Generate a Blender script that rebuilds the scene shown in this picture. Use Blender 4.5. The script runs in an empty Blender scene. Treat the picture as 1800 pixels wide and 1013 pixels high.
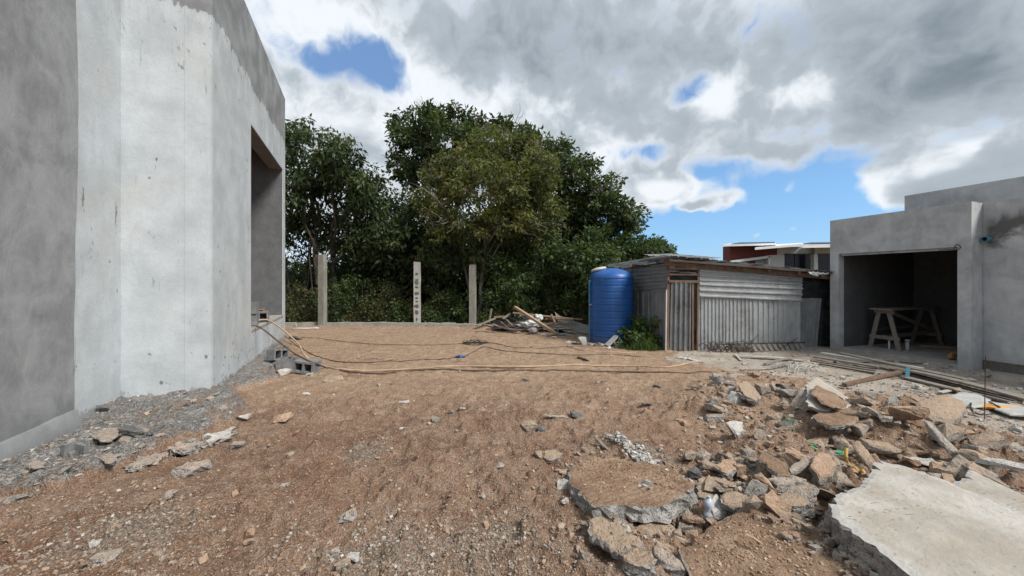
import bpy, bmesh, math, random
import numpy as np
from mathutils import Vector, Matrix
R_ = math.radians
scene = bpy.context.scene
COL = scene.collection
# ------------------------------------------------------------------ camera
CAM_Z, F, HOR = 1.55, 650.0, 492.0
cam_d = bpy.data.cameras.new('camera'); cam = bpy.data.objects.new('camera', cam_d); COL.objects.link(cam)
cam.location = (0, 0, CAM_Z); cam.rotation_euler = (R_(90), 0, 0)
cam_d.sensor_width = 36; cam_d.lens = 36 * F / 1800; cam_d.shift_y = -(506.5 - HOR) / 1800
cam_d.clip_start = 0.05; cam_d.clip_end = 9000
scene.camera = cam
# ------------------------------------------------------------------ node helper
class NT:
    def __init__(s, tree): s.t = tree; s.n = tree.nodes; s.l = tree.links
    def new(s, ty, **kw):
        nd = s.n.new(ty)
        for k, v in kw.items(): setattr(nd, k, v)
        return nd
    def put(s, sock, v):
        if isinstance(v, bpy.types.NodeSocket): s.l.new(v, sock)
        elif v is not None:
            if sock.type == 'RGBA' and not isinstance(v, (int, float)) and len(v) == 3: v = (*v, 1)
            if sock.type == 'RGBA' and isinstance(v, (int, float)): v = (v, v, v, 1)
            if sock.type == 'VECTOR' and isinstance(v, (int, float)): v = (v, v, v)
            sock.default_value = v
    def m(s, op, a, b=None, c=None, clamp=False):
        nd = s.new('ShaderNodeMath', operation=op, use_clamp=clamp)
        s.put(nd.inputs[0], a); s.put(nd.inputs[1], b) if b is not None else None
        if c is not None: s.put(nd.inputs[2], c)
        return nd.outputs[0]
    def vm(s, op, a, b=None, scale=None):
        nd = s.new('ShaderNodeVectorMath', operation=op); s.put(nd.inputs[0], a)
        if b is not None: s.put(nd.inputs[1], b)
        if scale is not None: s.put(nd.inputs['Scale'], scale)
        return nd.outputs['Value'] if op in ('LENGTH', 'DOT_PRODUCT', 'DISTANCE') else nd.outputs[0]
    def noise(s, vec, scale, detail=4, rough=.55, dist=0, color=False):
        nd = s.new('ShaderNodeTexNoise'); s.put(nd.inputs['Vector'], vec)
        s.put(nd.inputs['Scale'], scale); s.put(nd.inputs['Detail'], detail); s.put(nd.inputs['Roughness'], rough); s.put(nd.inputs['Distortion'], dist)
        return nd.outputs['Color' if color else 'Fac']
    def voro(s, vec, scale, feature='F1', out='Distance', rnd=1):
        nd = s.new('ShaderNodeTexVoronoi', feature=feature); s.put(nd.inputs['Vector'], vec); s.put(nd.inputs['Scale'], scale); s.put(nd.inputs['Randomness'], rnd)
        return nd.outputs[out]
    def ss(s, v, a, b, lo=0, hi=1):
        nd = s.new('ShaderNodeMapRange', interpolation_type='SMOOTHSTEP'); s.put(nd.inputs['Value'], v)
        s.put(nd.inputs['From Min'], a); s.put(nd.inputs['From Max'], b); s.put(nd.inputs['To Min'], lo); s.put(nd.inputs['To Max'], hi)
        return nd.outputs[0]
    def mix(s, f, a, b, mode='MIX'):
        nd = s.new('ShaderNodeMix', data_type='RGBA', blend_type=mode); s.put(nd.inputs[0], f); s.put(nd.inputs[6], a); s.put(nd.inputs[7], b)
        return nd.outputs[2]
    def coord(s, which='Object'): return s.new('ShaderNodeTexCoord').outputs[which]
    def pos(s): return s.new('ShaderNodeNewGeometry').outputs['Position']
    def attr(s, name, out='Fac'):
        nd = s.new('ShaderNodeAttribute'); nd.attribute_name = name; return nd.outputs[out]
    def sep(s, v):
        nd = s.new('ShaderNodeSeparateXYZ'); s.put(nd.inputs[0], v); return nd.outputs
    def comb(s, x, y, z):
        nd = s.new('ShaderNodeCombineXYZ'); s.put(nd.inputs[0], x); s.put(nd.inputs[1], y); s.put(nd.inputs[2], z); return nd.outputs[0]
    def bump(s, h, dist=.01, strength=1):
        nd = s.new('ShaderNodeBump'); s.put(nd.inputs['Strength'], strength); s.put(nd.inputs['Distance'], dist); s.put(nd.inputs['Height'], h); return nd.outputs[0]
# ------------------------------------------------------------------ world: sky with broken cloud
SUN_EL, SUN_AZ = R_(47), R_(124)      # azimuth measured from +Y towards +X
w = bpy.data.worlds.new('World'); scene.world = w; w.use_nodes = True
N = NT(w.node_tree); N.n.clear()
sky = N.new('ShaderNodeTexSky', sky_type='NISHITA', sun_disc=False)
sky.sun_elevation = SUN_EL; sky.sun_rotation = SUN_AZ; sky.air_density = 1.0; sky.dust_density = .6; sky.ozone_density = 1.6
d = N.vm('NORMALIZE', N.coord('Generated'))
sx, sy, sz = N.sep(d)
az = N.m('ARCTAN2', sx, sy); el = N.m('ARCSINE', sz)
ae = N.comb(az, el, 0)
zc = N.m('ADD', N.m('MAXIMUM', sz, 0), .16)
pl = N.comb(N.m('DIVIDE', sx, zc), N.m('DIVIDE', sy, zc), 0)
def blob(px, py, rx, ry, amp):
    X, Y, Z = (px - 900) / F, 1.0, (HOR - py) / F
    a0 = math.atan2(X, Y); e0 = math.atan2(Z, math.hypot(X, Y))
    ra = abs(math.atan2((px + rx - 900) / F, 1) - a0); re = abs(math.atan2((HOR - py + ry) / F, math.hypot(X, 1)) - e0)
    v = N.vm('MULTIPLY', N.vm('SUBTRACT', ae, (a0, e0, 0)), (1 / ra, 1 / re, 0))
    return N.ss(N.vm('LENGTH', v), 1.35, .0, 0, amp)
def total(lst):
    acc = None
    for b in lst:
        o = blob(*b); acc = o if acc is None else N.m('ADD', acc, o)
    return acc
warp = N.vm('SUBTRACT', N.noise(ae, 5, 4, .6, color=True), (.5, .5, .5))
ae = N.vm('ADD', ae, N.vm('MULTIPLY', warp, (.11, .08, 0)))
n_big = N.noise(pl, .7, 3, .5); n_mid = N.noise(pl, 1.5, 6, .52, .15); n_fine = N.noise(ae, 11, 8, .56, .2)
cover = total([(645, 108, 80, 66, -.50), (555, 95, 55, 42, -.28), (690, 140, 35, 30, -.2), (500, 180, 25, 40, -.22), (1215, 158, 60, 34, -.34), (1140, 262, 85, 32, -.36),
    (1330, 420, 330, 75, -.75), (1180, 420, 200, 60, -.4), (1380, 345, 200, 60, -.62), (1240, 305, 110, 30, -.34), (1500, 400, 120, 50, -.3), (1000, 430, 300, 70, -.2),
    (1162, 331, 62, 26, 1.0), (1290, 355, 95, 22, .62), (1395, 338, 50, 20, .5), (1330, 409, 24, 11, .8), (1402, 399, 20, 9, .7), (1225, 362, 30, 10, .5), (1590, 330, 120, 45, .5), (1740, 300, 160, 60, .4), (590, 230, 110, 60, .2), (1000, 240, 300, 90, .15)])
dens = N.m('ADD', N.m('ADD', cover, N.m('MULTIPLY', n_mid, .45)), N.m('ADD', N.m('MULTIPLY', n_fine, .85), N.m('MULTIPLY', n_big, .3)))
dens = N.m('ADD', dens, N.ss(el, -.05, .30, -.20, .06))
alpha = N.ss(dens, .47, .80)
shade = total([(950, 60, 800, 330, .13), (1600, 120, 500, 260, .13), (560, 30, 110, 70, -.5), (600, 215, 130, 60, -.5), (730, 140, 75, 80, -.42), (640, 30, 100, 40, -.2), (1262, 172, 48, 44, -.7), (1420, 165, 90, 42, -.5), (1165, 331, 75, 30, -.7), (1530, 345, 70, 40, -.6), (1690, 270, 40, 20, -.3), (1640, 300, 90, 26, -.45),
    (950, 230, 190, 70, -.22), (860, 200, 120, 60, -.2), (1290, 352, 90, 26, .0), (1300, 230, 260, 60, .10), (1050, 130, 300, 90, .12), (1650, 110, 330, 110, .42), (1450, 60, 320, 90, .3), (1400, 240, 200, 45, .12), (960, 70, 280, 85, .26), (1740, 200, 160, 60, .18), (1500, 270, 120, 50, .2), (1250, 60, 220, 60, .12)])
thick = N.m('ADD', N.m('ADD', .24, shade), N.m('ADD', N.m('MULTIPLY', N.m('SUBTRACT', n_mid, .5), .65), N.m('MULTIPLY', N.m('SUBTRACT', n_fine, .5), .6)))
thick = N.m('ADD', thick, N.ss(dens, .6, 1.15, -.22, .22))
ccol = N.mix(N.ss(thick, -.1, .42), (4.5, 4.75, 5.0), (2.35, 2.65, 2.95))
ccol = N.mix(N.ss(thick, .3, 1.3), ccol, (.92, 1.15, 1.36))
skyc = N.mix(1, sky.outputs[0], (.7, .8, .9), 'MULTIPLY')
skyc = N.mix(N.ss(el, .12, .5), N.mix(.55, skyc, (1.15, 2.6, 4.6)), N.mix(.7, skyc, (1.0, 1.8, 3.3)))
col = N.mix(alpha, skyc, ccol)
col = N.mix(N.ss(el, -.02, .02), (1.1, 1.2, 1.0), col)
bg = N.new('ShaderNodeBackground'); N.put(bg.inputs[0], col); bg.inputs[1].default_value = .1
out = N.new('ShaderNodeOutputWorld'); N.l.new(bg.outputs[0], out.inputs[0])
sun_d = bpy.data.lights.new('sun', 'SUN'); sun_d.energy = 2.3; sun_d.angle = R_(18); sun_d.color = (1, .955, .89)
sun = bpy.data.objects.new('sun', sun_d); COL.objects.link(sun)
sv = Vector((math.sin(SUN_AZ) * math.cos(SUN_EL), math.cos(SUN_AZ) * math.cos(SUN_EL), math.sin(SUN_EL)))
sun.rotation_euler = sv.to_track_quat('Z', 'Y').to_euler()
vs_ = scene.view_settings; scene.display_settings.display_device = 'sRGB'
vs_.view_transform = 'Standard'; vs_.look = 'None'; vs_.gamma = 1; vs_.use_curve_mapping = False; vs_.exposure = 1.0
scene.render.engine = 'CYCLES'
scene.cycles.use_denoising = True; scene.cycles.max_bounces = 6; scene.cycles.transparent_max_bounces = 4; scene.cycles.caustics_reflective = False; scene.cycles.caustics_refractive = False
# ------------------------------------------------------------------ numpy noise
def _hash(ix, iy, seed):
    h = (ix.astype(np.int64) * 374761393 + iy.astype(np.int64) * 668265263 + seed * 1442695041) & 0xffffffff
    h = ((h ^ (h >> 13)) * 1274126177) & 0xffffffff
    return ((h ^ (h >> 16)) & 0xffff) / 65535.0
def vnoise(x, y, seed=0):
    ix = np.floor(x); iy = np.floor(y); fx = x - ix; fy = y - iy
    fx = fx * fx * (3 - 2 * fx); fy = fy * fy * (3 - 2 * fy)
    a = _hash(ix, iy, seed); b = _hash(ix + 1, iy, seed); c = _hash(ix, iy + 1, seed); e = _hash(ix + 1, iy + 1, seed)
    return (a + (b - a) * fx) * (1 - fy) + (c + (e - c) * fx) * fy - .5
def fbm(x, y, octv=4, seed=0, gain=.5):
    s = 0; a = 1
    for i in range(octv):
        s = s + a * vnoise(x * 2 ** i * 1.0 + i * 7.3, y * 2 ** i + i * 3.1, seed + i); a *= gain
    return s
def sstep(v, a, b):
    t = np.clip((v - a) / (b - a), 0, 1); return t * t * (3 - 2 * t)
def W(px, py, z=0.0):
    Y = (CAM_Z - z) * F / (py - HOR); return ((px - 900) / F * Y, Y)
def polysd(x, y, poly):
    d2 = np.full(x.shape, 1e9); inside = np.zeros(x.shape, bool); n = len(poly)
    for i in range(n):
        ax, ay = poly[i]; bx, by = poly[(i + 1) % n]; ex, ey = bx - ax, by - ay
        t = np.clip(((x - ax) * ex + (y - ay) * ey) / (ex * ex + ey * ey + 1e-12), 0, 1)
        d2 = np.minimum(d2, (x - ax - t * ex) ** 2 + (y - ay - t * ey) ** 2)
        c = ((ay > y) != (by > y)) & (x < (bx - ax) * (y - ay) / (by - ay + 1e-12) + ax); inside ^= c
    dd = np.sqrt(d2); return np.where(inside, -dd, dd)
BANK = [W(*p) for p in [(-500, 1050), (-200, 950), (0, 878), (100, 850), (200, 818), (290, 790), (360, 772), (410, 748), (432, 725), (440, 690), (500, 668), (512, 640), (500, 598), (300, 598), (0, 620), (-500, 700), (-2500, 900)]]
DUST = [W(*p) for p in [(1165, 632), (1250, 600), (1500, 590), (1900, 600), (2400, 660), (2300, 800), (1830, 770), (1720, 752), (1690, 735), (1600, 705), (1480, 700), (1420, 672), (1330, 655), (1240, 643)]]
HEAP = [W(*p) for p in [(1220, 690), (1300, 655), (1420, 680), (1520, 695), (1700, 750), (1820, 790), (1900, 1000), (1500, 1100), (1200, 1000), (1040, 960), (1020, 830), (1100, 790), (1230, 790)]]
GB = lambda x, y, px, py, r, a: a * np.exp(-(((x - W(px, py)[0]) ** 2 + (y - W(px, py)[1]) ** 2) / (r * r)))
def masks(x, y):
    wob = fbm(x * 1.6, y * 1.6, 4, 50)
    bank = polysd(x, y, BANK) + wob * .36 + .06; dust = polysd(x, y, DUST) + wob * .35; heap = polysd(x, y, HEAP) + wob * .4
    return bank, dust, heap
def height(x, y):
    x = np.asarray(x, float); y = np.asarray(y, float)
    bank, dust, heap = masks(x, y)
    mh = sstep(heap, .3, -.35); mb = sstep(bank, .02, -.05); md = sstep(dust, .2, -.2)
    near = sstep(y, 6.2, 4.0)
    r = 1 - .65 * md
    h = .07 * fbm(x * .5, y * .5, 3, 1) * sstep(y, 9, 5) + (.045 + .045 * near) * fbm(x * 1.7, y * 1.7, 4, 2) * r
    h = h + (.016 + .014 * mh + .016 * mb + .014 * near) * fbm(x * 9, y * 9, 4, 3, .6) * r
    trk = fbm(x * .9 + .35 * y, y * .35, 3, 71); h = h + .05 * sstep(np.abs(trk), .06, .0) * np.clip(fbm(x * 9, y * 26, 2, 72) + .3, 0, 1) * near * (1 - mh) * (1 - mb) * -.18
    clod = np.maximum(fbm(x * 5, y * 5, 3, 9) - .22, 0); h = h + .09 * clod * (.4 + near) * (1 - md)
    h = h + .08 * np.maximum(fbm(x * 14, y * 14, 3, 12) - .12, 0) * (.35 + .65 * near + .5 * mh) * (1 - md)
    # long shallow tracks over the pad, tooth marks in the loose soil
    tr = fbm(x * .5 + 3, y * 4.5, 3, 21); h = h + .022 * tr * sstep(y, 5.0, 7.0) * sstep(y, 13, 11.5)
    for (px, py, r0, ang, fr) in ((395, 985, .5, .15, 60), (860, 800, .35, -.1, 60), (1010, 700, .5, .2, 40), (450, 850, .3, .0, 55), (800, 870, .35, -.15, 60), (990, 920, .4, 1.0, 50)):
        g = GB(x, y, px, py, r0, 1); ph = (np.cos(ang) * y + np.sin(ang) * x) * fr + 2.5 * fbm(x * 2, y * 2, 3, 31); h = h + g * .008 * np.sin(ph)
    # raised broken crust of mortar beside the left wall, dipping at its rim
    h = h + mb * (.055 + .05 * np.maximum(fbm(x * 7, y * 7, 3, 14), -.2)) * (1 - .5 * sstep(bank, -.3, -1.2)) + .035 * np.exp(-((bank + .04) / .05) ** 2)
    h = h - .035 * np.exp(-((bank - .06) / .06) ** 2)
    h = h + mh * (.03 + .16 * fbm(x * 1.3 + 5, y * 1.3, 3, 17)) * (1 - md)
    h = h + GB(x, y, 1560, 760, .7, .12) + GB(x, y, 1370, 800, .55, .09) + GB(x, y, 1290, 700, .6, .10) - GB(x, y, 1120, 908, .16, .06) - GB(x, y, 1195, 915, .22, .10) - GB(x, y, 1440, 905, .18, .10) + GB(x, y, 1640, 720, .6, .10)
    h = h + GB(x, y, 1100, 798, .40, .085) + GB(x, y, 845, 578, .5, .12) + GB(x, y, 520, 585, .6, .06)
    bk = sstep(y + .0 * x, 12.7, 14.0); h = h * (1 - bk) + bk * (-.35 + .25 * fbm(x * .6, y * .6, 4, 40))
    far = sstep(y, 30, 200); h = h * (1 - far) - far * .6
    return np.clip(h, -.7, .5)
def HZ(x, y): return float(height(np.array([x]), np.array([y]))[0])
def G(px, py):
    z = 0
    for _ in range(4):
        x, y = W(px, py, z); z = HZ(x, y)
    x, y = W(px, py, z); return Vector((x, y, z))
# ------------------------------------------------------------------ object helpers
def tag(o, label=None, cat=None, group=None, kind=None):
    if label: o['label'] = label
    if cat: o['category'] = cat
    if group: o['group'] = group
    if kind: o['kind'] = kind
    return o
def empty(name, loc, rz, label, cat, group=None):
    o = bpy.data.objects.new(name, None); COL.objects.link(o); o.empty_display_size = .2
    o.location = loc; o.rotation_euler = (0, 0, rz); return tag(o, label, cat, group)
def link(name, me, mats, parent=None):
    o = bpy.data.objects.new(name, me); COL.objects.link(o)
    for mm in (mats if isinstance(mats, (list, tuple)) else [mats]): me.materials.append(mm)
    if parent is not None: o.parent = parent
    return o
def obj(name, bm, mats, parent=None, smooth=False):
    me = bpy.data.meshes.new(name); bmesh.ops.recalc_face_normals(bm, faces=bm.faces); bm.to_mesh(me); bm.free()
    if smooth:
        for p in me.polygons: p.use_smooth = True
    return link(name, me, mats, parent)
def raw(name, V, Fc, mats, parent=None, attrs=None, smooth=False):
    """V (n,3), Fc (m,k) uniform faces"""
    V = np.asarray(V, np.float32); Fc = np.asarray(Fc, np.int32); me = bpy.data.meshes.new(name)
    m, k = Fc.shape
    me.vertices.add(len(V)); me.vertices.foreach_set('co', V.ravel()); me.loops.add(m * k); me.loops.foreach_set('vertex_index', Fc.ravel())
    me.polygons.add(m); me.polygons.foreach_set('loop_start', np.arange(0, m * k, k, dtype=np.int32))
    me.polygons.foreach_set('use_smooth', np.full(m, smooth))
    for kk, a in (attrs or {}).items():
        a = np.asarray(a, np.float32)
        if a.ndim == 2:
            at = me.attributes.new(kk, 'FLOAT_COLOR', 'POINT'); at.data.foreach_set('color', a.ravel())
        else:
            at = me.attributes.new(kk, 'FLOAT', 'POINT'); at.data.foreach_set('value', a)
    me.update(calc_edges=True); me.validate()
    return link(name, me, mats, parent)
def box(bm, a, b, M=None, mi=0):
    x0, y0, z0 = a; x1, y1, z1 = b
    vs = [bm.verts.new(v) for v in ((x0, y0, z0), (x1, y0, z0), (x1, y1, z0), (x0, y1, z0), (x0, y0, z1), (x1, y0, z1), (x1, y1, z1), (x0, y1, z1))]
    if M is not None:
        for v in vs: v.co = M @ v.co
    for f in ((0, 3, 2, 1), (4, 5, 6, 7), (0, 1, 5, 4), (1, 2, 6, 5), (2, 3, 7, 6), (3, 0, 4, 7)):
        bm.faces.new([vs[i] for i in f]).material_index = mi
    return vs
def frame(p, q, up=(0, 0, 1)):
    """matrix with x along p->q, origin p"""
    p = Vector(p); q = Vector(q); x = (q - p).normalized(); u = Vector(up); y = u.cross(x)
    if y.length < 1e-4: y = Vector((0, 1, 0)).cross(x)
    y.normalize(); z = x.cross(y)
    return Matrix(((x.x, y.x, z.x, p.x), (x.y, y.y, z.y, p.y), (x.z, y.z, z.z, p.z), (0, 0, 0, 1))), (q - p).length
def bar(bm, p, q, wd, th, up=(0, 0, 1), roll=0, segs=1, warp=0, rnd=None):
    M, L = frame(p, q, up)
    if roll: M = M @ Matrix.Rotation(roll, 4, 'X')
    prev = None
    for i in range(segs + 1):
        t = i / segs; off = warp * math.sin(t * math.pi)
        c = [bm.verts.new(M @ Vector((L * t, sy * wd / 2, sz * th / 2 + off))) for sy, sz in ((-1, -1), (1, -1), (1, 1), (-1, 1))]
        if prev:
            for k in range(4): bm.faces.new((prev[k], prev[(k + 1) % 4], c[(k + 1) % 4], c[k]))
        else: bm.faces.new(c[::-1])
        prev = c
    bm.faces.new(prev)
def tube(bm, pts, r, n=6, cap=True):
    pts = [Vector(p) for p in pts]; rings = []
    for i, p in enumerate(pts):
        dr = (pts[min(i + 1, len(pts) - 1)] - pts[max(i - 1, 0)]).normalized()
        a = dr.cross(Vector((0, 0, 1)));
        if a.length < .05: a = dr.cross(Vector((1, 0, 0)))
        a.normalize(); b = dr.cross(a); rr = r[i] if isinstance(r, (list, tuple)) else r
        rings.append([bm.verts.new(p + (a * math.cos(t) + b * math.sin(t)) * rr) for t in [k * 2 * math.pi / n for k in range(n)]])
    for i in range(len(rings) - 1):
        for k in range(n): bm.faces.new((rings[i][k], rings[i][(k + 1) % n], rings[i + 1][(k + 1) % n], rings[i + 1][k]))
    if cap: bm.faces.new(rings[0][::-1]); bm.faces.new(rings[-1])
def spline(P, n=6):
    P = [Vector(p) for p in P]; o = []
    for i in range(len(P) - 1):
        a = P[max(i - 1, 0)]; b = P[i]; c = P[i + 1]; e = P[min(i + 2, len(P) - 1)]
        for k in range(n):
            t = k / n; o.append(.5 * ((2 * b) + (c - a) * t + (2 * a - 5 * b + 4 * c - e) * t * t + (3 * b - a - 3 * c + e) * t ** 3))
    o.append(P[-1]); return o
def centred(o, c):
    """shift mesh so that the object's origin sits at c"""
    c = Vector(c); o.data.transform(Matrix.Translation(-c)); o.location = c; return o
# ------------------------------------------------------------------ materials
MATS = {}
def mat(name, fn):
    m = bpy.data.materials.new(name); m.use_nodes = True; n = NT(m.node_tree); n.n.clear()
    b = n.new('ShaderNodeBsdfPrincipled'); o = n.new('ShaderNodeOutputMaterial'); n.l.new(b.outputs[0], o.inputs[0])
    r = fn(n)
    for k, v in r.items():
        if k == 'shader': n.l.new(v(b), o.inputs[0])
        else: n.put(b.inputs[k], v)
    MATS[name] = m; return m
SOIL_R, SOIL_T, SOIL_D = (.28, .178, .122), (.43, .31, .218), (.13, .08, .056)
def f_ground(n):
    p = n.pos(); z = n.attr('zone', 'Color'); zr, zg, zb = n.sep(z); za = n.attr('zone', 'Alpha')
    n1 = n.noise(p, 1.3, 6, .62); n2 = n.noise(p, 7, 6, .65); n3 = n.noise(p, 45, 6, .7); n4 = n.noise(p, 160, 3, .6)
    c = n.mix(n.ss(n1, .35, .65), SOIL_R, (.39, .268, .19))
    c = n.mix(n.ss(n2, .46, .70), c, (.48, .36, .27)); c = n.mix(n.ss(n2, .42, .25), c, SOIL_D); c = n.mix(n.ss(n.noise(p, .9, 5, .6), .5, .62, 0, .6), c, (.27, .145, .092))
    c = n.mix(n.ss(n.noise(n.vm('MULTIPLY', p, (.55, 1, 1)), .75, 5, .6, .6), .52, .66, 0, .5), c, (.48, .35, .255))
    tan = n.mix(n.ss(n2, .3, .7), (.43, .295, .20), (.58, .43, .305)); tan = n.mix(n.ss(n.noise(n.vm('MULTIPLY', p, (.6, 3.5, 1)), 2.2, 5, .6), .45, .3), tan, (.32, .20, .13))
    c = n.mix(n.m('MULTIPLY', zg, n.ss(n1, .2, .6, .6, 1)), c, tan)
    gr = n.mix(n.ss(n2, .3, .7), (.26, .258, .25), (.50, .495, .48)); gr = n.mix(n.ss(n3, .35, .7), n.mix(.5, gr, (.10, .10, .10)), gr); gr = n.mix(n.ss(n.noise(p, 3.2, 5, .65), .49, .60, 0, .8), gr, (.31, .235, .18))
    c = n.mix(n.ss(n.m('ADD', za, n.m('MULTIPLY', n.m('SUBTRACT', n2, .5), .9)), .35, .75), c, n.mix(n.ss(n3, .3, .7), (.22, .17, .13), (.40, .335, .27)))
    c = n.mix(n.ss(n.m('ADD', zb, n.m('MULTIPLY', n.m('SUBTRACT', n2, .5), .8)), .3, .7), c, n.mix(n.ss(n1, .40, .68), (.64, .59, .51), (.42, .35, .28)))
    c = n.mix(n.ss(n.m('ADD', zr, n.m('MULTIPLY', n.m('SUBTRACT', n2, .5), 1.1)), .30, .80), c, gr)
    # beyond the pad: leaf litter
    yy = n.sep(p)[1]; c = n.mix(n.ss(yy, 12.6, 13.2), c, n.mix(n.ss(n2, .3, .7), (.035, .035, .018), (.10, .085, .045)))
    c = n.mix(n.ss(n3, .30, .75, .0, 1), n.mix(1, c, (.60, .56, .54), 'MULTIPLY'), n.mix(1, c, (1.18, 1.18, 1.18), 'MULTIPLY'))
    vo = n.voro(p, 75, out='Color'); vd = n.voro(p, 75); s = n.sep(vo)[0]
    speck = n.m('MULTIPLY', n.ss(s, .80, .86), n.ss(vd, .42, .30)); c = n.mix(n.m('MULTIPLY', speck, .75), c, n.mix(n.sep(vo)[1], (.30, .25, .21), (.62, .55, .47)))
    vd2 = n.voro(p, 34); vo2 = n.voro(p, 34, out='Color')
    sp2 = n.m('MULTIPLY', n.ss(n.sep(vo2)[0], .86, .90), n.ss(vd2, .36, .26)); c = n.mix(n.m('MULTIPLY', sp2, .7), c, n.mix(n.sep(vo2)[1], (.20, .15, .12), (.55, .50, .44)))
    h = n.m('ADD', n.m('MULTIPLY', n3, .9), n.m('MULTIPLY', n4, .35)); h = n.m('ADD', h, n.m('MULTIPLY', n.m('SUBTRACT', .5, vd), .5)); h = n.m('ADD', h, n.m('MULTIPLY', n2, 1.6)); h = n.m('ADD', h, n.m('MULTIPLY', sp2, .6))
    return {'Base Color': c, 'Roughness': .95, 'Normal': n.bump(h, .034, 1), 'Specular IOR Level': .2}
M_ground = mat('site_soil', f_ground)
def f_stone(n):   # pebbles, with a per-stone colour
    c = n.attr('tint', 'Color'); k = n.noise(n.pos(), 120, 4, .7)
    c = n.mix(n.ss(k, .25, .8), n.mix(1, c, (.6, .58, .56), 'MULTIPLY'), n.mix(1, c, (1.2, 1.2, 1.2), 'MULTIPLY'))
    return {'Base Color': c, 'Roughness': .9, 'Normal': n.bump(k, .004), 'Specular IOR Level': .25}
M_stone = mat('pebble', f_stone)
def conc(base, hi, dustc, dust=.6, agg=1.0, aggs=55):
    def f(n):
        p = n.pos(); n1 = n.noise(p, 3.5, 6, .6); n2 = n.noise(p, 22, 6, .72); n3 = n.noise(p, 110, 4, .7)
        c = n.mix(n.ss(n.m('ADD', n.m('MULTIPLY', n1, .5), n.m('MULTIPLY', n2, .5)), .36, .66), base, hi)
        v = n.voro(p, aggs, out='Color'); vd = n.voro(p, aggs); g = n.sep(v)
        st = n.m('MULTIPLY', n.ss(g[0], .45, .55), n.ss(vd, .5, .34)); c = n.mix(n.m('MULTIPLY', st, .8 * agg), c, n.mix(g[1], tuple(b * .38 for b in base), tuple(min(.72, h * 1.35) for h in hi)))
        pit = n.ss(n2, .37, .27); c = n.mix(n.m('MULTIPLY', pit, .8), c, tuple(b * .3 for b in base))  # recess shade put into the colour: bump pits painted darker
        up = n.sep(n.new('ShaderNodeNewGeometry').outputs['Normal'])[2]
        dm = n.m('MULTIPLY', n.ss(n.m('ADD', up, n.m('MULTIPLY', n.m('SUBTRACT', n1, .5), 1.6)), .25, .95), dust); c = n.mix(dm, c, n.mix(n.ss(n2, .3, .7), dustc, tuple(x * 1.35 for x in dustc)))
        h = n.m('ADD', n.m('MULTIPLY', n2, 1.2), n.m('ADD', n.m('MULTIPLY', n3, .4), n.m('MULTIPLY', st, .35)))
        return {'Base Color': c, 'Roughness': .92, 'Normal': n.bump(h, .026 * (.5 + .5 * agg)), 'Specular IOR Level': .25}
    return f
M_cg = mat('broken_concrete_grey', conc((.27, .262, .248), (.48, .465, .44), SOIL_T, .5))
M_ct = mat('broken_concrete_dusty', conc((.25, .215, .18), (.42, .375, .325), (.36, .265, .19), .85, .75))
M_cr = mat('reddish_rock', conc((.27, .175, .12), (.42, .30, .215), SOIL_T, .5, .25))
M_cd = mat('dark_concrete', conc((.085, .088, .09), (.17, .175, .18), (.2, .18, .16), .25, .3))
M_cw = mat('pale_mortar', conc((.42, .41, .39), (.62, .61, .58), (.42, .34, .27), .2, .3))
M_side = mat('broken_edge', conc((.27, .262, .25), (.55, .535, .51), (.30, .2, .14), .15, 1.2, 70))
def f_soiltop(n):
    p = n.pos(); n1 = n.noise(p, 4, 5, .6); n3 = n.noise(p, 50, 6, .7)
    c = n.mix(n.ss(n1, .35, .65), (.35, .23, .155), (.50, .355, .25)); c = n.mix(n.ss(n3, .3, .7), n.mix(1, c, (.6, .58, .56), 'MULTIPLY'), c)
    e = n.attr('rim'); c = n.mix(n.ss(n.m('ADD', e, n.m('MULTIPLY', n1, .35)), 1.15, 1.20), c, (.42, .38, .33))
    c = n.mix(n.ss(n.noise(p, 18, 5, .7), .45, .28, 0, .7), c, (.20, .12, .075)); return {'Base Color': c, 'Roughness': .95, 'Normal': n.bump(n.m('ADD', n3, n.noise(p, 18, 5, .7)), .035), 'Specular IOR Level': .2}
M_soiltop = mat('soil_over_slab', f_soiltop)
def f_paletop(n):
    p = n.pos(); n1 = n.noise(p, 2.2, 6, .6); n2 = n.noise(p, 14, 6, .65); n3 = n.noise(p, 90, 4, .7)
    c = n.mix(n.ss(n1, .36, .62), (.32, .29, .25), (.45, .43, .395)); c = n.mix(n.ss(n2, .5, .7), c, (.37, .31, .25)); c = n.mix(n.ss(n.noise(p, 1.1, 5, .65), .51, .66), c, (.42, .29, .205))
    pit = n.m('MULTIPLY', n.ss(n.noise(n.vm('MULTIPLY', p, (1, 2.2, 1)), 34, 3, .6), .635, .68), n.ss(n.noise(p, 3, 4, .6), .42, .6)); c = n.mix(n.m('MULTIPLY', pit, .7), c, (.22, .2, .18))
    e = n.attr('rim'); c = n.mix(n.ss(n.m('ADD', e, n.m('MULTIPLY', n2, .45)), 1.10, 1.22), c, (.42, .41, .39))
    sc = n.m('MULTIPLY', n.ss(n.noise(p, 5, 5, .7), .60, .68), .5); c = n.mix(sc, c, n.mix(n.ss(n3, .4, .6), (.24, .23, .21), (.52, .51, .49)))
    return {'Base Color': c, 'Roughness': .88, 'Normal': n.bump(n.m('SUBTRACT', n.m('ADD', n.m('MULTIPLY', n3, .4), n2), pit), .008), 'Specular IOR Level': .25}
M_paletop = mat('pale_slab_top', f_paletop)
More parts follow.
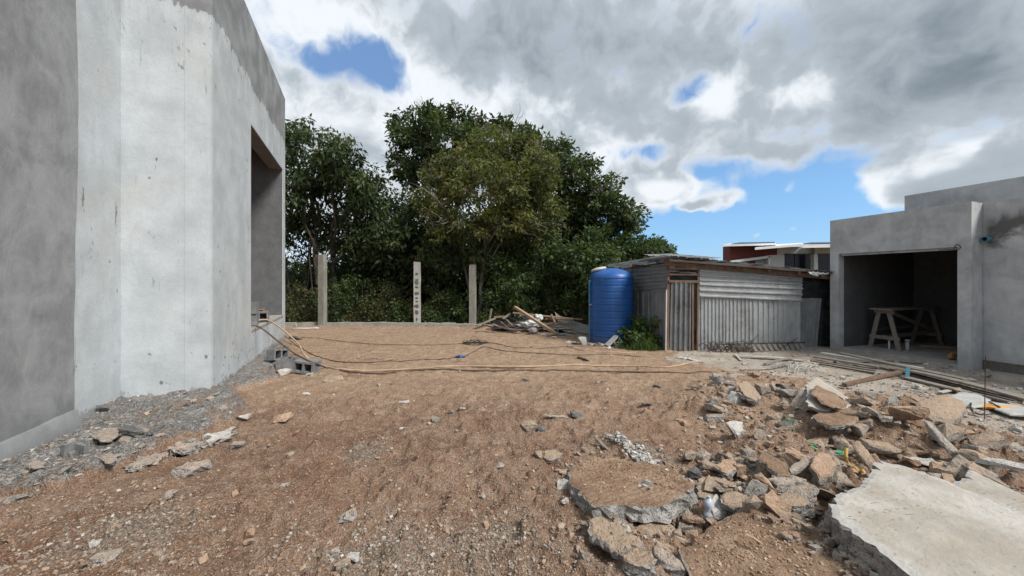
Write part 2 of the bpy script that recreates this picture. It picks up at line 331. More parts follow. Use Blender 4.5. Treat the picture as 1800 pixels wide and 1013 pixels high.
def plaster(a, b, stain=0.0, footing=None):
    def f(n):
        p = n.coord('Object'); n0 = n.noise(p, .9, 4, .6, .6); n1 = n.noise(p, 2.4, 7, .62, .8); n2 = n.noise(n.vm('MULTIPLY', p, (1, 1, .45)), 11, 6, .6); n3 = n.noise(p, 70, 4, .65)
        c = n.mix(n.ss(n.m('ADD', n.m('MULTIPLY', n0, .45), n.m('MULTIPLY', n1, .55)), .38, .62), a, b); c = n.mix(n.ss(n2, .3, .75, 0, .30), c, tuple(x * 1.18 for x in b))
        c = n.mix(n.ss(n3, .3, .7, .12, 0), c, (.08, .08, .08))
        zz = n.sep(p)[2]
        ft = n.m('ADD', zz, n.m('MULTIPLY', n.m('SUBTRACT', n1, .5), .25)); c = n.mix(n.ss(ft, .45, .15, 0, .35), c, tuple(x * .62 for x in a))
        if stain:
            yy = n.sep(p)[1]
            band = n.ss(n.m('ABSOLUTE', n.m('SUBTRACT', n.m('SUBTRACT', zz, n.m('MULTIPLY', yy, -.18)), n.m('ADD', 2.43, n.m('MULTIPLY', n.m('SUBTRACT', n1, .5), .9)))), .34, .06)
            dm = n.m('MULTIPLY', n.m('MULTIPLY', band, n.ss(yy, .12, .02)), stain); c = n.mix(dm, c, (.085, .082, .078))
            st = n.ss(n.noise(n.comb(n.m('MULTIPLY', yy, 13), 0, n.m('MULTIPLY', zz, .7)), 1, 3, .5), .68, .74, 0, .35); c = n.mix(st, c, (.40, .40, .39))
        scr = n.ss(n.noise(n.vm('MULTIPLY', p, (3, 3, 26)), 1, 3, .5, 1.5), .70, .74, 0, .25); c = n.mix(scr, c, (.42, .42, .42))
        return {'Base Color': c, 'Roughness': .85, 'Normal': n.bump(n.m('ADD', n.m('MULTIPLY', n3, .35), n.m('ADD', n2, n1)), .006), 'Specular IOR Level': .3}
    return f
M_pl_dark = mat('cement_render_left', plaster((.20, .206, .214), (.32, .328, .338)))
M_pl = mat('cement_render_right', plaster((.34, .35, .36), (.53, .54, .55), .9))
M_pl_in = mat('cement_render_inside', plaster((.075, .077, .08), (.105, .108, .11)))  # unplastered dark inner faces, colour lowered further for the rooms' deep shade
M_foot = mat('rough_footing', conc((.115, .11, .10), (.22, .205, .18), SOIL_T, .5, .7))
def f_paint(n):
    p = n.coord('Object'); x, y, z = n.sep(p)
    n1 = n.noise(p, 1.8, 6, .6); n2 = n.noise(n.vm('MULTIPLY', p, (3.2, 3.2, 1.0)), 1.5, 7, .68, .7); n3 = n.noise(p, 26, 6, .7)
    c = n.mix(n.ss(n1, .32, .68), (.42, .455, .48), (.55, .59, .62)); c = n.mix(n.ss(n2, .48, .75, 0, .35), c, (.36, .385, .40)); c = n.mix(n.ss(n2, .38, .2, 0, .3), c, (.58, .605, .62))
    c = n.mix(n.m('MULTIPLY', n.ss(n.noise(p, .8, 4, .6), .5, .66), .45), c, (.46, .465, .44))
    c = n.mix(n.ss(n3, .3, .75, .16, 0), c, (.3, .31, .31))
    # dirt splashes: small spots, denser near the ground
    v = n.voro(n.vm('MULTIPLY', p, (1, 1, .75)), 17, out='Color'); vd = n.voro(n.vm('ADD', n.vm('MULTIPLY', p, (1, 1, .75)), n.vm('MULTIPLY', n.noise(p, 30, 2, color=True), (.02, .02, .02))), 17)
    low = n.ss(z, 1.3, .1, -.3, .30); patch = n.ss(n.noise(p, 1.3, 3, .5), .45, .62)
    sp = n.m('MULTIPLY', n.ss(n.m('ADD', n.sep(v)[0], n.m('MULTIPLY', low, patch)), .965, .99), n.ss(vd, .42, .25)); c = n.mix(n.m('MULTIPLY', sp, .85), c, (.13, .135, .13))
    # long thin scratches and drips
    scr = n.m('MULTIPLY', n.ss(n.noise(n.vm('MULTIPLY', p, (34, 34, 2.2)), 1, 4, .6, 1.2), .655, .69), n.ss(n.noise(p, 1.1, 3, .5), .44, .56)); c = n.mix(n.m('MULTIPLY', scr, .75), c, (.19, .195, .195))
    sc2 = n.m('MULTIPLY', n.ss(n.noise(n.vm('MULTIPLY', n.vm('ADD', p, n.vm('MULTIPLY', n.comb(z, z, 0), (.35, .35, 0))), (22, 22, 1.6)), 1, 3, .6, .6), .66, .69), n.ss(z, 3.9, 4.9)); c = n.mix(n.m('MULTIPLY', sc2, .7), c, (.16, .165, .165))
    scf = n.m('MULTIPLY', n.ss(n.noise(n.vm('MULTIPLY', p, (7, 7, 2.2)), 1, 6, .75), .62, .66), n.ss(n.noise(p, .8, 2, .5), .5, .58)); c = n.mix(n.m('MULTIPLY', scf, .8), c, (.15, .155, .155))
    # unpainted cement above the paint line, with a ragged hem
    hem = n.m('ADD', n.m('MULTIPLY', n.m('SUBTRACT', n.noise(p, 1.6, 5, .7), .5), .55), n.m('MULTIPLY', n.m('SUBTRACT', n.noise(n.vm('MULTIPLY', p, (9, 9, 2)), 1.6, 4, .7), .5), .35))
    grey = n.mix(n.ss(n1, .35, .65), (.19, .196, .202), (.30, .307, .316)); pm = n.ss(n.m('ADD', n.m('SUBTRACT', z, 5.16), hem), -.02, .02)
    grime = n.ss(n.m('ADD', n.m('SUBTRACT', z, 5.16), hem), -.5, .0, 0, .5); c = n.mix(n.m('MULTIPLY', grime, n.ss(n2, .4, .65)), c, (.33, .335, .33))
    c = n.mix(pm, c, grey)
    # bare mortar splash low on the wall
    lb = n.ss(n.m('ADD', z, n.m('MULTIPLY', n.noise(p, 5, 5, .7), .5)), .33, .30); c = n.mix(n.m('MULTIPLY', lb, .85), c, (.26, .27, .265))
    return {'Base Color': c, 'Roughness': .8, 'Normal': n.bump(n.m('ADD', n.m('MULTIPLY', n3, .5), n.noise(p, 4, 5, .6)), .006), 'Specular IOR Level': .3}
M_paint = mat('whitewashed_wall', f_paint)
def simple(name, c1, c2, sc=8, rough=.8, bump=.003, metal=0, spec=.3, stretch=(1, 1, 1), dirt=None, coord='Object'):
    def f(n):
        p = n.vm('MULTIPLY', n.coord(coord), stretch); k = n.noise(p, sc, 6, .65); k2 = n.noise(p, sc * 6, 4, .6)
        c = n.mix(n.ss(k, .3, .7), c1, c2); c = n.mix(n.ss(k2, .3, .7, .3, 0), c, tuple(x * .5 for x in c1))
        if dirt: c = n.mix(n.ss(n.noise(n.coord(coord), 2.6, 6, .7), .5, .68, 0, .8), c, dirt)
        return {'Base Color': c, 'Roughness': n.ss(k, 0, 1, rough * .85, min(1, rough * 1.15)), 'Metallic': metal, 'Normal': n.bump(n.m('ADD', k, n.m('MULTIPLY', k2, .5)), bump), 'Specular IOR Level': spec}
    return mat(name, f)
M_wood = simple('weathered_timber', (.17, .145, .12), (.30, .27, .235), 3, .85, .003, stretch=(1, 12, 12))
M_woodb = simple('brown_timber', (.13, .08, .055), (.24, .16, .115), 3, .8, .003, stretch=(3, 3, 1))
M_woodt = simple('tan_timber', (.30, .20, .13), (.46, .34, .24), 3, .8, .003, stretch=(1, 12, 12))
M_wooddk = simple('dark_timber', (.05, .04, .035), (.13, .105, .09), 3, .85, .003, stretch=(1, 10, 10))
M_tin = simple('galvanised_tin', (.68, .71, .73), (.82, .84, .85), 4, .4, .001, metal=.1, spec=.5, stretch=(2, 2, .8), dirt=(.48, .48, .47))
M_tin2 = simple('dull_tin', (.34, .365, .375), (.50, .52, .53), 4, .5, .001, metal=.1, spec=.5, dirt=(.24, .24, .23))
M_tin3 = simple('dark_tin', (.05, .055, .06), (.13, .14, .15), 4, .6, .001, metal=.4, dirt=(.04, .035, .03))  # dark tin for the recessed right sheets and the right wall
M_fibre = simple('fibre_cement_sheet', (.34, .34, .33), (.52, .52, .50), 5, .85, .002, dirt=(.22, .2, .17))
M_block = simple('cement_block', (.155, .16, .165), (.25, .255, .26), 9, .92, .006)
M_blockp = simple('pale_block', (.36, .38, .37), (.48, .49, .47), 9, .9, .004)
M_post = simple('concrete_post', (.20, .195, .17), (.33, .32, .28), 4, .9, .004, stretch=(2, 2, .6), dirt=(.15, .145, .11))
M_kerb = simple('kerb_concrete', (.28, .27, .25), (.42, .40, .37), 5, .9, .005)
M_rebar = simple('rusty_bar', (.05, .03, .022), (.11, .06, .04), 30, .8, .001)
M_black = simple('black_rubber', (.018, .017, .017), (.04, .038, .036), 8, .6, .0005)
M_hose = simple('dusty_hose', (.36, .25, .17), (.52, .39, .28), 5, .7, .0005)
M_cable = simple('dusty_cable', (.07, .05, .04), (.17, .12, .09), 6, .75, .0005)
M_teal = simple('teal_pvc', (.055, .22, .30), (.12, .32, .40), 6, .45, .0005)
M_pvcg = simple('pale_pvc', (.36, .40, .40), (.5, .54, .54), 6, .5, .0005)
M_white = simple('white_plastic', (.55, .56, .56), (.72, .73, .72), 5, .6, .004)
M_lid = simple('lid_plastic', (.42, .42, .38), (.56, .56, .52), 5, .6, .001)
M_bluep = simple('blue_plastic', (.02, .09, .28), (.04, .14, .38), 5, .35, .0005)
M_yel = simple('yellow_pipe', (.52, .33, .07), (.66, .46, .14), 7, .55, .0005)
M_orange = simple('orange_wood', (.55, .24, .05), (.68, .36, .12), 8, .7, .002)
M_green = simple('green_net', (.02, .28, .10), (.05, .42, .16), 8, .7, .002)
M_redw = simple('maroon_wall', (.17, .045, .038), (.21, .06, .05), 3, .8, .001)
M_whitew = simple('white_wall', (.62, .64, .64), (.72, .73, .73), 2, .75, .001)
M_creamw = simple('cream_wall', (.58, .53, .42), (.66, .61, .5), 2, .75, .001)
M_roofw = simple('roof_fascia', (.66, .68, .69), (.76, .77, .77), 2, .6, .001)
M_solar = simple('dark_panel', (.015, .02, .035), (.03, .035, .05), 2, .3, .0005)
M_glass = mat('window_glass', lambda n: {'Base Color': (.008, .012, .022), 'Roughness': .25, 'Specular IOR Level': .3})
M_bark = simple('bark', (.075, .062, .048), (.18, .155, .125), 5, .9, .012, stretch=(3, 3, .8))
M_barkp = simple('pale_bark', (.16, .14, .12), (.28, .26, .22), 5, .9, .008, stretch=(3, 3, .8))
def f_tank(n):
    p = n.coord('Object'); k = n.noise(p, 3, 6, .6); c = n.mix(n.ss(k, .3, .7), (.010, .075, .27), (.016, .10, .34)); z = n.sep(p)[2]
    st = n.ss(n.noise(n.vm('MULTIPLY', p, (8, 8, .8)), 1, 5, .6), .55, .75, 0, .25); c = n.mix(st, c, (.12, .2, .33))
    pt = n.m('MULTIPLY', n.ss(n.noise(p, 9, 6, .75), .635, .66), n.ss(n.noise(p, 1.7, 2, .5), .53, .60)); c = n.mix(pt, c, (.58, .62, .66))
    c = n.mix(n.ss(z, .35, .0, 0, .45), c, (.12, .14, .16))
    return {'Base Color': c, 'Roughness': .42, 'Normal': n.bump(k, .003), 'Specular IOR Level': .45}
M_tank = mat('blue_tank_plastic', f_tank)
def leafmat(name, dark, light, dry=(.16, .12, .05), trans=.35):
    def f(n):
        t = n.attr('tint'); c = n.mix(n.ss(t, .0, .85), dark, light); c = n.mix(n.ss(t, .90, .98), c, dry)
        def sh(b):
            n.put(b.inputs['Base Color'], c); b.inputs['Roughness'].default_value = .5; b.inputs['Specular IOR Level'].default_value = .35
            tr = n.new('ShaderNodeBsdfTranslucent'); n.put(tr.inputs[0], n.mix(1, c, (1.5, 1.7, .7), 'MULTIPLY')); mx = n.new('ShaderNodeMixShader'); mx.inputs[0].default_value = trans
            n.l.new(b.outputs[0], mx.inputs[1]); n.l.new(tr.outputs[0], mx.inputs[2]); return mx.outputs[0]
        return {'shader': sh}
    return mat(name, f)
M_lf_dark = leafmat('leaf_dark', (.020, .034, .013), (.075, .105, .040), (.10, .09, .03))
M_lf_olive = leafmat('leaf_olive', (.046, .060, .018), (.145, .155, .048), (.17, .12, .04))
M_lf_mid = leafmat('leaf_mid', (.030, .052, .018), (.10, .14, .048), (.12, .11, .04))
M_lf_bush = leafmat('leaf_bush', (.035, .040, .016), (.115, .115, .045), (.15, .11, .055))
M_lf_weed = leafmat('leaf_weed', (.035, .065, .018), (.10, .16, .045), (.14, .15, .05))
# ================================================================== ground sheet
def build_ground():
    th = np.concatenate([np.linspace(-180, -72, 26)[:-1], np.linspace(-72, 72, 860), np.linspace(72, 180, 26)[1:]]) * math.pi / 180
    r = np.concatenate([[.25], np.geomspace(.6, 15, 430), np.geomspace(15, 5000, 60)[1:]])
    T, Rr = np.meshgrid(th[:-1], r); x = Rr * np.sin(T); y = Rr * np.cos(T)
    z = height(x.ravel(), y.ravel()); fx = x.ravel(); fy = y.ravel()
    nt = len(th) - 1; nr = len(r)
    V = np.stack([fx, fy, z], 1); V = np.vstack([V, [[0, 0, z[0]]]])
    i = np.arange(nr - 1)[:, None] * nt; j = np.arange(nt)[None, :]; j2 = (j + 1) % nt
    Fq = np.stack([i + j, i + nt + j, i + nt + j2, i + j2], -1).reshape(-1, 4)
    bank, dust, heap = masks(V[:, 0], V[:, 1])
    X, Y = V[:, 0], V[:, 1]
    zr = sstep(bank, .06, -.08); zg = sstep(Y + .9 * fbm(X * .7, Y * .7, 3, 60), 3.2, 6.2) * .95 + .35 * sstep(heap, .3, -.3); zb = sstep(dust, .12, -.15)
    za = np.zeros_like(X)
    for g in ((690, 985, .28, .55), (860, 965, .4, .65), (560, 1000, .35, .4), (150, 960, .4, .5), (640, 800, .3, .7), (300, 930, .3, .5), (1150, 800, .22, .9), (1090, 1000, .3, .5), (900, 860, .3, .4)): za += GB(X, Y, *g)
    zr = np.clip(zr + GB(X, Y, 520, 580, .5, .8), 0, 1)
    zb = np.clip(zb + GB(X, Y, 690, 660, .2, 0), 0, 1)
    o = raw('ground', V, Fq, M_ground, None, {'zone': np.stack([zr, np.clip(zg, 0, 1), zb, np.clip(za, 0, 1)], 1)}, smooth=True)
    tag(o, kind='structure', label='bare reddish building soil with tan pad, grey mortar crust and pale dust')
    # centre fan closes the sheet under the camera
    bm = bmesh.new(); bm.from_mesh(o.data); bm.verts.ensure_lookup_table(); c = bm.verts[nt * nr]
    for k in range(nt): bm.faces.new((bm.verts[k], bm.verts[(k + 1) % nt], c))
    bm.normal_update()
    bm.to_mesh(o.data); bm.free()
build_ground()
# ================================================================== loose stones (too many and too small to count)
OCT = np.array([(1, 0, 0), (-1, 0, 0), (0, 1, 0), (0, -1, 0), (0, 0, 1), (0, 0, -1)], float)
OCTF = np.array([(0, 2, 4), (2, 1, 4), (1, 3, 4), (3, 0, 4), (2, 0, 5), (1, 2, 5), (3, 1, 5), (0, 3, 5)])
CUB = np.array([(-1, -1, -1), (1, -1, -1), (1, 1, -1), (-1, 1, -1), (-1, -1, 1), (1, -1, 1), (1, 1, 1), (-1, 1, 1)], float) * .75
CUBF = np.array([(0, 3, 2), (0, 2, 1), (4, 5, 6), (4, 6, 7), (0, 1, 5), (0, 5, 4), (1, 2, 6), (1, 6, 5), (2, 3, 7), (2, 7, 6), (3, 0, 4), (3, 4, 7)])
def stones(name, x, y, size, tint, flat, base, basef, seed, mat_=None, zoff=.15, z_=None):
    r = np.random.default_rng(seed); n = len(x)
    z = height(x, y) if z_ is None else z_; sc = size[:, None] * r.uniform(.6, 1.15, (n, 3)) * np.array([1, .8, 1]); sc[:, 2] *= flat
    P = base[None] * (1 + r.uniform(-.35, .35, (n, len(base), 3))) * sc[:, None, :]
    a = r.uniform(0, 6.28, n); t = r.normal(0, .35, n)
    ct, st = np.cos(t)[:, None], np.sin(t)[:, None]; y1 = P[:, :, 1] * ct - P[:, :, 2] * st; z1 = P[:, :, 1] * st + P[:, :, 2] * ct
    ca, sa = np.cos(a)[:, None], np.sin(a)[:, None]; X = P[:, :, 0] * ca - y1 * sa; Y = P[:, :, 0] * sa + y1 * ca
    V = np.stack([X + x[:, None], Y + y[:, None], z1 + (z + size * flat * zoff)[:, None]], -1).reshape(-1, 3)
    Fc = (basef[None] + np.arange(n)[:, None, None] * len(base)).reshape(-1, 3)
    c = np.repeat(np.concatenate([tint, np.ones((n, 1))], 1), len(base), 0)
    return tag(raw(name, V, Fc, mat_ or M_stone, None, {'tint': c}), kind='stuff')
PAL = {'soil': [(.31, .20, .135), (.36, .245, .17), (.24, .15, .10), (.42, .30, .21), (.48, .39, .30)],
       'grey': [(.32, .32, .31), (.40, .40, .385), (.25, .25, .245), (.48, .47, .45), (.36, .31, .265)],
       'mix': [(.33, .24, .18), (.39, .32, .25), (.31, .27, .235), (.28, .18, .125), (.46, .42, .37), (.26, .22, .19)]}
def scatter(name, n, pick, smin, smax, pal, seed, label, big=False, flat=.7, hi=(505, 1060)):
    r = np.random.default_rng(seed); px = r.uniform(-250, 2050, n * 6); py = HOR + (r.uniform(0, 1, n * 6) ** .8) * (1075 - HOR)
    py = np.maximum(py, 574); Y = CAM_Z * F / (py - HOR); X = (px - 900) / F * Y
    wgt = pick(X, Y, px, py); k = r.uniform(0, 1, n * 6) < wgt; X = X[k][:n]; Y = Y[k][:n]
    m = len(X); u = r.uniform(0, 1, m) ** 2.6; s = (smin + (smax - smin) * u) * (.55 + .16 * Y)
    p = np.array(PAL[pal])[r.integers(0, len(PAL[pal]), m)] * r.uniform(.8, 1.2, (m, 1))
    o = stones(name, X, Y, s, p, flat, CUB if big else OCT, CUBF if big else OCTF, seed + 1); o['label'] = label; o['category'] = 'stones'
def inb(X, Y): return masks(X, Y)[0] < 0
LB = Vector((-4.06, 5.01)); LTH = R_(22.4); lu = Vector((-math.sin(LTH), math.cos(LTH))); lv = Vector((math.cos(LTH), math.sin(LTH)))
def outside_left(X, Y):
    dx, dy = X - LB.x, Y - LB.y; a = dx * lv.x + dy * lv.y; b = dx * lu.x + dy * lu.y
    return (a > np.where(b > 0, .0, -.93)) | (b > 5.3)
scatter('soil_crumbs', 30000, lambda X, Y, px, py: outside_left(X, Y) * np.where(inb(X, Y), .1, 1) * (.25 + .9 * np.clip(vnoise(X * 1.5, Y * 1.5, 5) + .5, 0, 1) ** 2), .0025, .011, 'soil', 100, 'fine reddish crumbs and grit scattered over the soil')
scatter('mixed_pebbles', 8000, lambda X, Y, px, py: outside_left(X, Y) * np.where(inb(X, Y), .15, 1) * np.clip(.06 + 1.2 * np.clip(vnoise(X * .9, Y * .9, 7), 0, 1) + sum(GB(X, Y, *g) for g in ((690, 985, .3, .9), (860, 965, .4, .9), (560, 1000, .35, .9), (150, 960, .4, .8), (640, 800, .3, .5), (300, 930, .3, .6))), 0, 1) * np.where(py < 660, .25, 1), .004, .016, 'mix', 200, 'small brown and grey pebbles strewn across the site', True)
scatter('mortar_crumbs', 9000, lambda X, Y, px, py: outside_left(X, Y) * inb(X, Y) * np.clip(.25 + 2.5 * vnoise(X * 2.5, Y * 2.5, 33), .1, 1), .004, .024, 'grey', 300, 'crushed grey mortar flakes along the left wall', True, .42)
scatter('rubble_crumbs', 9000, lambda X, Y, px, py: np.clip(sstep(masks(X, Y)[2], .25, -.15), 0, 1) * np.where(masks(X, Y)[1] < 0, .2, 1) * (.25 + .75 * (vnoise(X * 2, Y * 2, 8) > .0)), .006, .03, 'mix', 400, 'small broken bits between the rubble chunks', True)
scatter('dust_grit', 7000, lambda X, Y, px, py: sstep(masks(X, Y)[1], .1, -.2) * (.2 + .8 * (vnoise(X * 1.4, Y * 1.4, 18) > .05)), .006, .028, 'grey', 500, 'pale grit lying over the dusty slab by the garage', True, .6)
# crushed aggregate heap beside the rippled slab
rg = np.random.default_rng(77); npx = rg.normal(0, 1, 900); npy = rg.normal(0, 1, 900); PX = 1140 + npx * 28 + npy * 8; PY = 812 + npx * 14 + npy * 9
ok = PY < 850; gx = np.array([W(a, b, .05) for a, b in zip(PX[ok], PY[ok])])
o = stones('crushed_aggregate', gx[:, 0], gx[:, 1], rg.uniform(.008, .02, len(gx)), np.array(PAL['grey'])[rg.integers(0, 5, len(gx))] * 1.35, .8, CUB, CUBF, 78, zoff=2.2); tag(o, 'spilled pale aggregate beside the rippled soil-covered slab', 'gravel')
# ================================================================== left building
def LL(px, py, plane='X', off=0.0):
    """pixel -> local coordinates on plane X=off (outer wall) or Y=off of the left building"""
    d = Vector(((px - 900) / F, 1.0)); c = LB; n, t = (lv, lu) if plane == 'X' else (lu, lv)
    k = (c.dot(n) + off) / d.dot(n); q = d * k; return (q - c).dot(t), CAM_Z + (HOR - py) / F * k
left = empty('concrete_building', (LB.x, LB.y, 0), LTH, 'tall whitewashed concrete building at left with grey parapet and deep window opening', 'building')
def lbox(name, boxes, m, parent=left, bev=.0):
    bm = bmesh.new()
    for a, b in boxes: box(bm, a, b)
    if bev: bmesh.ops.bevel(bm, geom=bm.edges[:], offset=bev, segments=1, affect='EDGES')
    return obj(name, bm, m, parent)
def wall_poly(name, prof, x0, x1, m, parent):
    bm = bmesh.new(); a = [bm.verts.new((x0, y, z)) for y, z in prof]; b = [bm.verts.new((x1, y, z)) for y, z in prof]
    bm.faces.new(a); bm.faces.new(b[::-1])
    for i in range(len(prof)): j = (i + 1) % len(prof); bm.faces.new((a[i], b[i], b[j], a[j]))
    return obj(name, bm, m, parent)
TOPL = 6.39
# front wall with the opening cut out of one outline
wall_poly('front_wall', [(0, -.4), (5.3, -.4), (5.3, TOPL), (0, TOPL), (0, -.4)][:4], -.3, 0, M_paint, left) if False else None
lbox('front_wall', [((-.3, 0, -.4), (0, 1.93, TOPL)), ((-.3, 4.97, -.4), (0, 5.3, TOPL)), ((-.3, 1.93, 4.41), (0, 4.97, TOPL)), ((-.3, 1.93, -.4), (0, 4.97, .60))], M_paint)
lbox('return_wall', [((-.93, .003, -.4), (-.302, .3, TOPL))], M_paint)
lbox('side_wall', [((-1.23, -7.5, -.4), (-.932, .29, TOPL))], M_paint)
# grey render coat on the side wall, proud of the paint, with a wavy edge
bm = bmesh.new(); zs = np.linspace(-.3, TOPL + .0, 60); rr = random.Random(4)
ed = [(-.836 + .035 * float(fbm(np.array([z * .55]), np.array([2.]), 3, 5)[0]) * 2 + rr.uniform(-.004, .004), z) for z in zs]
A = [bm.verts.new((-.915, y, z)) for y, z in ed]; B = [bm.verts.new((-.931, y + .012, z)) for y, z in ed]; Cc = [bm.verts.new((-.915, -7.5, z)) for y, z in ed]
for i in range(len(zs) - 1): bm.faces.new((A[i], A[i + 1], B[i + 1], B[i])); bm.faces.new((A[i], A[i + 1], Cc[i + 1], Cc[i]))
obj('grey_render_coat', bm, M_pl_dark, left)
# mortar fillet at the foot of the render coat
bm = bmesh.new(); prev = None
for i in range(50):
    y = -7.2 + i * (6.36 / 49); hgt = .20 + .025 * float(fbm(np.array([y * 2]), np.array([0.]), 3, 8)[0]); dep = .055 + .02 * float(fbm(np.array([y * 3]), np.array([4.]), 3, 9)[0])
    c = [bm.verts.new(v) for v in ((-.914, y, hgt), (-.895, y, hgt - .01), (-.915 + dep, y, .02), (-.90 + dep, y, -.3))]
    if prev: [bm.faces.new((prev[k], prev[k + 1], c[k + 1], c[k])) for k in range(3)]
    prev = c
obj('mortar_fillet', bm, M_pl_dark, left, True)
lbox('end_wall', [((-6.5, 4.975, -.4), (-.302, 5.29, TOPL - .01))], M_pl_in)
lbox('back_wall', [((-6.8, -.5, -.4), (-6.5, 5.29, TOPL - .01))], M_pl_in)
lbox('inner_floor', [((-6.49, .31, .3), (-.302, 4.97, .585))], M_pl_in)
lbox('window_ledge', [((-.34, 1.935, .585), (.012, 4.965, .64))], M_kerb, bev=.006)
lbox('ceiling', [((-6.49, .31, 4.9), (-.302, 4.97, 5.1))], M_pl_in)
for yb in (2.5, 3.3, 4.1): lbox('ceiling_joist', [((-6.4, yb, 4.72), (-.31, yb + .12, 4.895))], M_wooddk)
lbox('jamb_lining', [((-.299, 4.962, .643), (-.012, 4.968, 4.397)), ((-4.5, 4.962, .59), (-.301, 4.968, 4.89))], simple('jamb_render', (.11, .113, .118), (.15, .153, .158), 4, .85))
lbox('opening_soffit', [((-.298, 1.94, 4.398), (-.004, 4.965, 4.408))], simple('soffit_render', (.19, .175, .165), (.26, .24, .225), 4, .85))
lbox('roof', [((-6.49, -7.4, 5.8), (-1.24, 5.28, 6.0))], M_pl_dark)
lbox('corner_bead', [((-.006, -.005, .12), (.004, .006, 5.15))], M_paint)
lbox('corner_bead', [((-.932, -.004, .15), (-.922, .006, 5.15))], M_paint)
# ================================================================== right building
RP = Vector((7.84, 6.18)); RTH = math.atan2(.294, .956); ru = Vector((-math.sin(RTH), math.cos(RTH))); rv = Vector((math.cos(RTH), math.sin(RTH)))
right = empty('garage_building', (RP.x, RP.y, 0), RTH, 'grey cement-rendered garage building at right with a wide open doorway', 'building')
HT, OP = 2.88, 2.12
lbox('front_wall', [((0, .108, -.2), (.17, .274, HT)), ((0, 2.094, -.2), (.17, 2.262, HT)), ((0, .274, OP), (.17, 2.094, HT))], M_pl, right)
lbox('pier', [((.172, .112, -.2), (.45, .27, HT - .004))], M_pl, right)
lbox('side_wall', [((.337, -6, .17), (.5, .108, HT + .0))], M_pl, right)
lbox('footing', [((.325, -6, -.3), (.5, .105, .166))], M_foot, right)
lbox('upper_parapet', [((1.0, -6, HT - .1), (1.15, 1.47, 3.335))], M_pl, right)
lbox('parapet_return', [((1.152, 1.32, HT - .1), (5, 1.468, 3.33))], M_pl, right)
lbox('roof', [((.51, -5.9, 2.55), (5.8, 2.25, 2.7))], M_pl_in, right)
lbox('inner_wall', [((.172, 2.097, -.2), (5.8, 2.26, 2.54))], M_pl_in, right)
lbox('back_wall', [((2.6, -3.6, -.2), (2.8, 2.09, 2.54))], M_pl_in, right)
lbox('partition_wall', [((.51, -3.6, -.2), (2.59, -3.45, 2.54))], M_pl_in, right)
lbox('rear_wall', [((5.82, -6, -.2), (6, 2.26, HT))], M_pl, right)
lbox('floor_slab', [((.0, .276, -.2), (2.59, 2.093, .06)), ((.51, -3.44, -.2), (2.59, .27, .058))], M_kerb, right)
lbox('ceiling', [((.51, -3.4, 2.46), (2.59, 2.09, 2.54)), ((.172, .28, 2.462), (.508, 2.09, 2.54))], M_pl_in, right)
lbox('shutter_rail', [((.04, .30, OP - .045), (.075, 2.07, OP - .004))], M_tin2, right)
# drain pipe stub through the recessed wall
def RR(px, py, off=0.0):
    d = Vector(((px - 900) / F, 1.0)); k = (RP.dot(rv) + off) / d.dot(rv); q = d * k; return (q - RP).dot(ru), CAM_Z + (HOR - py) / F * k
y, z = RR(1738, 421, .337)
bm = bmesh.new()
for i, (r0, r1, x0, x1) in enumerate([(.045, .045, .34, .20), (.045, .036, .20, .20), (.036, .036, .20, .33)]):
    ra = [bm.verts.new((x0, y + r0 * math.cos(t), z + r0 * math.sin(t))) for t in [k * math.pi / 8 for k in range(16)]]; rb = [bm.verts.new((x1, y + r1 * math.cos(t), z + r1 * math.sin(t))) for t in [k * math.pi / 8 for k in range(16)]]
    for k in range(16): bm.faces.new((ra[k], ra[(k + 1) % 16], rb[(k + 1) % 16], rb[k]))
obj('drain_stub', bm, M_teal, right, True)
# wire loop hanging at the top corner of the doorway
y0, z0 = RR(1680, 437); bm = bmesh.new(); tube(bm, spline([(-.02, y0 + .01, z0), (-.05, y0 - .03, z0 + .07), (-.03, y0 - .07, z0 + .02), (-.03, y0 - .03, z0 - .03), (-.02, y0 + .03, z0 - .01), (-.03, y0 + .2, z0 - .015)]), .006, 5); obj('wire_loop', bm, M_black, right, True)
